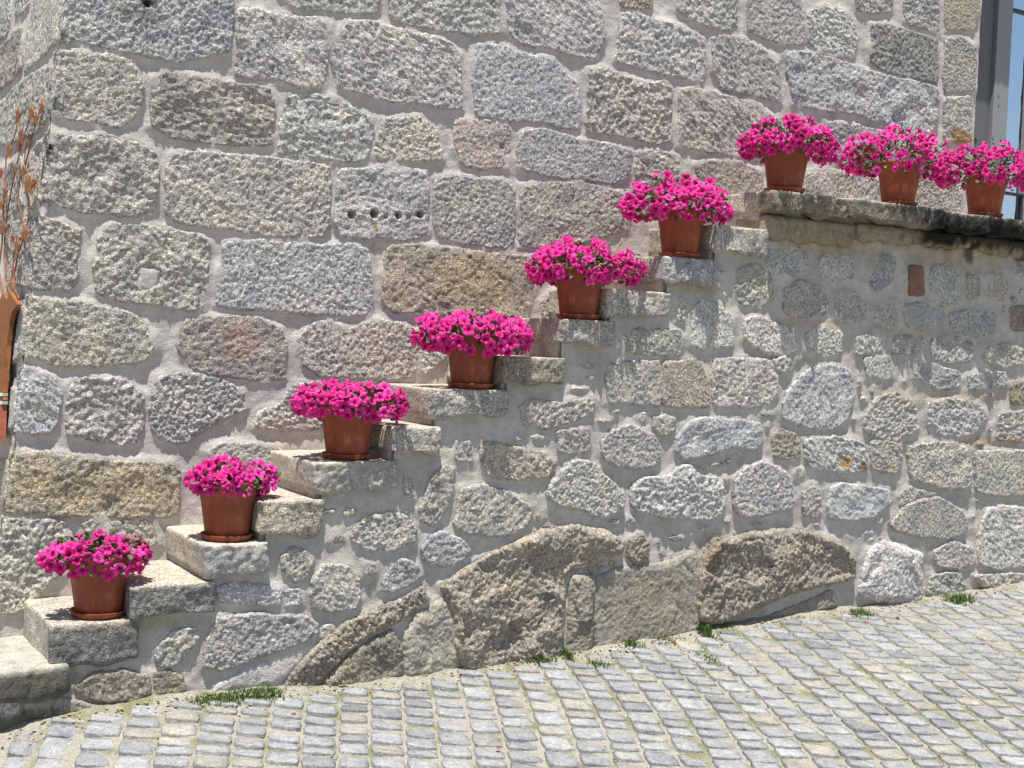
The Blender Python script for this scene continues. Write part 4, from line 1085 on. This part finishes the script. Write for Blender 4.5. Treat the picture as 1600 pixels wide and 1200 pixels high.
def flower_mesh(r):
    seg = 20; rings = ((.05, -.012), (.12, -.008), (.30, -.002), (.62, .003), (.88, .003), (1.0, -.001)); R_ = .0288
    V, Fs, C = [], [], []
    ph = r.uniform(0, 6.28); lob = [r.uniform(.86, 1.08) for _ in range(5)]; cup = r.uniform(-.25, .9)
    for (k, z) in rings:
        for i in range(seg):
            a = 2 * math.pi * i / seg; l = lob[int(((a + math.pi / 5) / (2 * math.pi) * 5)) % 5]
            f = 1 - .17 * (k ** 3) * (abs(math.cos(2.5 * a)) < .35) * 1.0 + .0
            rr_ = R_ * k * (1 + (l - 1) * k) * f
            zz_ = z + .0042 * k * k * math.cos(5 * a) + .0030 * k ** 3 * math.sin(9 * a + ph) + cup * .010 * k * k - .0025 * k * (math.cos(5 * a) < -.7)
            V.append((rr_ * math.cos(a), rr_ * math.sin(a), zz_))
            if k < .1: c = (.16, .012, .045)
            elif k < .25: c = (.34, .006, .085)
            elif k < .5: c = (.66, .010, .22) if math.cos(5 * a) > -.6 else (.50, .006, .14)
            elif k < .9: c = (.82, .035, .33) if math.cos(5 * a) > -.85 else (.62, .010, .20)
            else: c = (.88, .07, .42)
            C.append(c)
    for L in range(len(rings) - 1):
        for i in range(seg):
            j = (i + 1) % seg; Fs.append((L * seg + i, L * seg + j, (L + 1) * seg + j, (L + 1) * seg + i))
    V.append((0, 0, -.02)); C.append((.1, .01, .03)); n = len(V) - 1
    for i in range(seg): Fs.append((n, (i + 1) % seg, i))
    # tube behind
    b0 = len(V)
    for i in range(6):
        a = i * math.pi / 3; V.append((.003 * math.cos(a), .003 * math.sin(a), -.034)); C.append((.35, .05, .14))
    for i in range(6):
        a = i * math.pi / 3; V.append((.0062 * math.cos(a), .0062 * math.sin(a), -.006)); C.append((.5, .02, .2))
    for i in range(6): Fs.append((b0 + i, b0 + (i + 1) % 6, b0 + 6 + (i + 1) % 6, b0 + 6 + i))
    return np.array(V), Fs, np.array(C)
rf = random.Random(21)
FM = []
for _ in range(9):
    V, Fs, C = flower_mesh(rf)
    me = bpy.data.meshes.new('flower'); me.from_pydata(V.tolist(), [], Fs); me.materials.append(M_PETAL)
    me.polygons.foreach_set('use_smooth', np.ones(len(me.polygons), bool))
    a = me.color_attributes.new('tint', 'FLOAT_COLOR', 'POINT'); a.data.foreach_set('color', np.hstack([C, np.ones((len(C), 1))]).astype(np.float32).ravel())
    FM.append(me)

def leaves_mesh(pts, dirs, r, size=.03):
    V, Fs = [], []
    for p, d in zip(pts, dirs):
        d = unit(d + np.array([r.gauss(0, .5) for _ in range(3)])); s = unit(np.cross(d, [r.gauss(0, .6), r.gauss(0, .6), 1])); n = np.cross(s, d)
        L = size * r.uniform(.6, 1.15); w = L * r.uniform(.24, .36); b0 = len(V); cv_ = r.uniform(-.1, .35) * L
        V += [p, p + d * L * .35 + s * w + n * cv_ * .4, p + d * L * .35 - n * .0, p + d * L * .35 - s * w + n * cv_ * .4,
              p + d * L * .75 + s * w * .75 + n * cv_ * .2, p + d * L * .75 - n * cv_ * .3, p + d * L * .75 - s * w * .75 + n * cv_ * .2, p + d * L - n * cv_ * .8]
        Fs += [(b0, b0 + 2, b0 + 1), (b0, b0 + 3, b0 + 2), (b0 + 1, b0 + 2, b0 + 5, b0 + 4), (b0 + 2, b0 + 3, b0 + 6, b0 + 5), (b0 + 4, b0 + 5, b0 + 7), (b0 + 5, b0 + 6, b0 + 7)]
    return np.array(V), Fs

# saucer foot pixel, flower extents: left, right, top, lowest left, lowest right, tread index, label
POTS = [
 (153, 977, 65, 243, 838, 905, 902, 0, 'lowest pot of pink petunias, with gappy flowers and a lone bud standing up'),
 (354, 848, 282, 441, 722, 772, 785, 2, 'second pot of pink petunias from the bottom, small sparse bush left of the tan step'),
 (541, 723, 452, 645, 597, 660, 662, 4, 'pot of pink petunias on the fifth step, in front of the pale irregular wall stone'),
 (735, 606, 645, 845, 488, 562, 562, 6, 'pot of pink petunias right of the notched pale wall block, one branch hanging right'),
 (903, 498, 813, 1011, 378, 455, 448, 8, 'petunia pot right of the long tan wall block, its bush sweeping down to the right'),
 (1062, 397, 967, 1152, 280, 355, 350, 10, 'pot of pink petunias on the last step below the landing'),
 (1226, 297, 1151, 1312, 188, 250, 262, 12, 'pot of pink petunias on the left end of the landing'),
 (1403, 317, 1310, 1480, 208, 285, 280, 12, 'middle one of the three petunia pots on the landing'),
 (1538, 333, 1455, 1618, 226, 300, 300, 12, 'pot of pink petunias on the landing before the grey door'),
]
def local_scale(x): return 390 * (4000 - x) / 3850.
for pi, (bx_, by_, xl, xr, yt, yl, yr, ti, label) in enumerate(POTS):
    r = random.Random(100 + pi)
    sc = local_scale(bx_)
    yc = .09 if ti < 12 else .0
    # stand it on its tread
    zt = (TZ[ti] if ti < 12 else (zA if pi == 6 else zB)) + .002
    base = on(bx_, by_ - 4, yc); X0 = float(base[0]); c0 = np.array([X0, yc, zt - .001])
    pot = thing('potted_petunia', tuple(c0), label, 'potted plant', 'pots of pink petunias up the stairs')
    rot = r.uniform(0, 6)
    V, Fs = lathe(BODY, 56, c0); mk('pot', V, Fs, M_POT, pot, True, origin=c0)
    V, Fs = lathe(SAUC, 48, c0); mk('saucer', V, Fs, M_POT, pot, True, origin=c0)
    V, Fs = lathe(SOIL, 24, c0); mk('soil', V, Fs, M_SOIL, pot, True, origin=c0)
    # bush
    rimpx, rimpy = [float(v) for v in np.array(project((c0 + np.array([0, 0, .24]))[None]))[:2, 0]]
    ry = .13 if pi < 2 else (.215 if pi < 6 else .25)
    RL, RR = [math.sqrt(max(.015, (e_ / sc - .012) ** 2 - (.53 * ry) ** 2)) / .85 - (.034 if pi < 2 else .022) for e_ in (rimpx - xl, xr - rimpx)]
    UP = (rimpy - yt) / sc - .015; DL, DR = (yl - rimpy) / sc, (yr - rimpy) / sc
    cc = c0 + np.array([0, 0, .245])
    sd = 300 + pi * 9
    def surf(az, el, k=1.0):
        cx, cyy = math.cos(az), math.sin(az)
        side = RL if cx < 0 else RR; dr = DL if cx < 0 else DR
        w = abs(cx); R_ = side * w ** 2 + (1 - w ** 2) * (ry if cyy < 0 else ry * .95)
        R_ *= 1 + .07 * math.sin(3 * az + sd) + .06 * math.sin(7 * az + sd * 2)
        top = UP * (1 + (.4 if pi < 2 else .2) * math.sin(5 * az + sd * 3))
        ce, se = math.cos(el), math.sin(el)
        z = top * se if se > 0 else (max(.02, dr) + .012) * se * 1.0
        rr_ = R_ * (abs(ce) ** .75)
        if se < 0: rr_ = max(rr_, .125) 
        return cc + np.array([cx * rr_, cyy * rr_, z]) * np.array([k, k, 1 if se < 0 else k])
    nF = 175 if pi not in (1,) else 105
    if pi == 0: nF = 88
    pts = []
    tries = 0
    while len(pts) < nF and tries < 9000:
        tries += 1
        az = r.uniform(0, 6.2832); el = math.asin(r.uniform(-.62, 1.0))
        k = 1 - abs(r.gauss(0, .06)); p = surf(az, el, k)
        md = .029 if r.random() < .7 else .019
        if all((p[0] - q[0][0]) ** 2 + (p[1] - q[0][1]) ** 2 + (p[2] - q[0][2]) ** 2 > md * md for q in pts):
            ev = surf(az, el + .05) - surf(az, el - .05); av = surf(az + .05, el) - surf(az - .05, el)
            nn = np.cross(av, ev); nn = unit(nn) if np.linalg.norm(nn) > 1e-7 else np.array([0, 0, 1.])
            if nn @ (p - cc) < 0: nn = -nn
            if p[1] > D - .035: p[1] = D - .035 - r.uniform(0, .03)
            pts.append((p, nn))
    for p, nn in pts:
        nn = unit(unit(nn) + np.array([-.05, -.42, .18]) + np.array([r.gauss(0, .28) for _ in range(3)]))
        o = bpy.data.objects.new('flower', r.choice(FM)); COL.objects.link(o); o.parent = pot
        o.location = Vector(p - c0); o.rotation_euler = (Vector(nn).to_track_quat('Z', 'Y') @ Euler((0, 0, r.uniform(0, 6.28))).to_quaternion()).to_euler()
        s = r.uniform(.74, 1.12) * (1.0 if r.random() > .12 else .55); o.scale = (s, s, s * r.uniform(.8, 1.3))
    lp_, ld_ = [], []
    for _ in range(620):
        az = r.uniform(0, 6.2832); el = math.asin(r.uniform(-.5, 1)); k = r.uniform(.45, .98)
        p = surf(az, el, k); p[1] = min(p[1], D - .03); lp_.append(p); ld_.append(unit(p - cc + np.array([0, 0, .02])))
    V, Fs = leaves_mesh(lp_, ld_, r)
    mk('foliage', V, Fs, M_LEAF, pot, True, origin=cc, kind='stuff')
    # stems
    V, Fs = [], []
    for _ in range(34):
        az = r.uniform(0, 6.2832); el = r.uniform(-.3, 1.3); e = surf(az, el, .92); e[1] = min(e[1], D - .04)
        s0 = cc + np.array([r.uniform(-.05, .05), r.uniform(-.05, .05), -.035]); mid = (s0 + e) / 2 + np.array([0, 0, .035])
        prev = None
        for t in (0, .33, .66, 1):
            c = (1 - t) ** 2 * s0 + 2 * t * (1 - t) * mid + t * t * e; b0 = len(V)
            for a in (0, 2.1, 4.2): V.append(c + .0018 * np.array([math.cos(a), math.sin(a), .2 * math.sin(a)]))
            if prev is not None:
                for k in range(3): Fs.append((prev + k, prev + (k + 1) % 3, b0 + (k + 1) % 3, b0 + k))
            prev = b0
    mk('stems', V, Fs, M_LEAF, pot, True, origin=cc, kind='stuff')
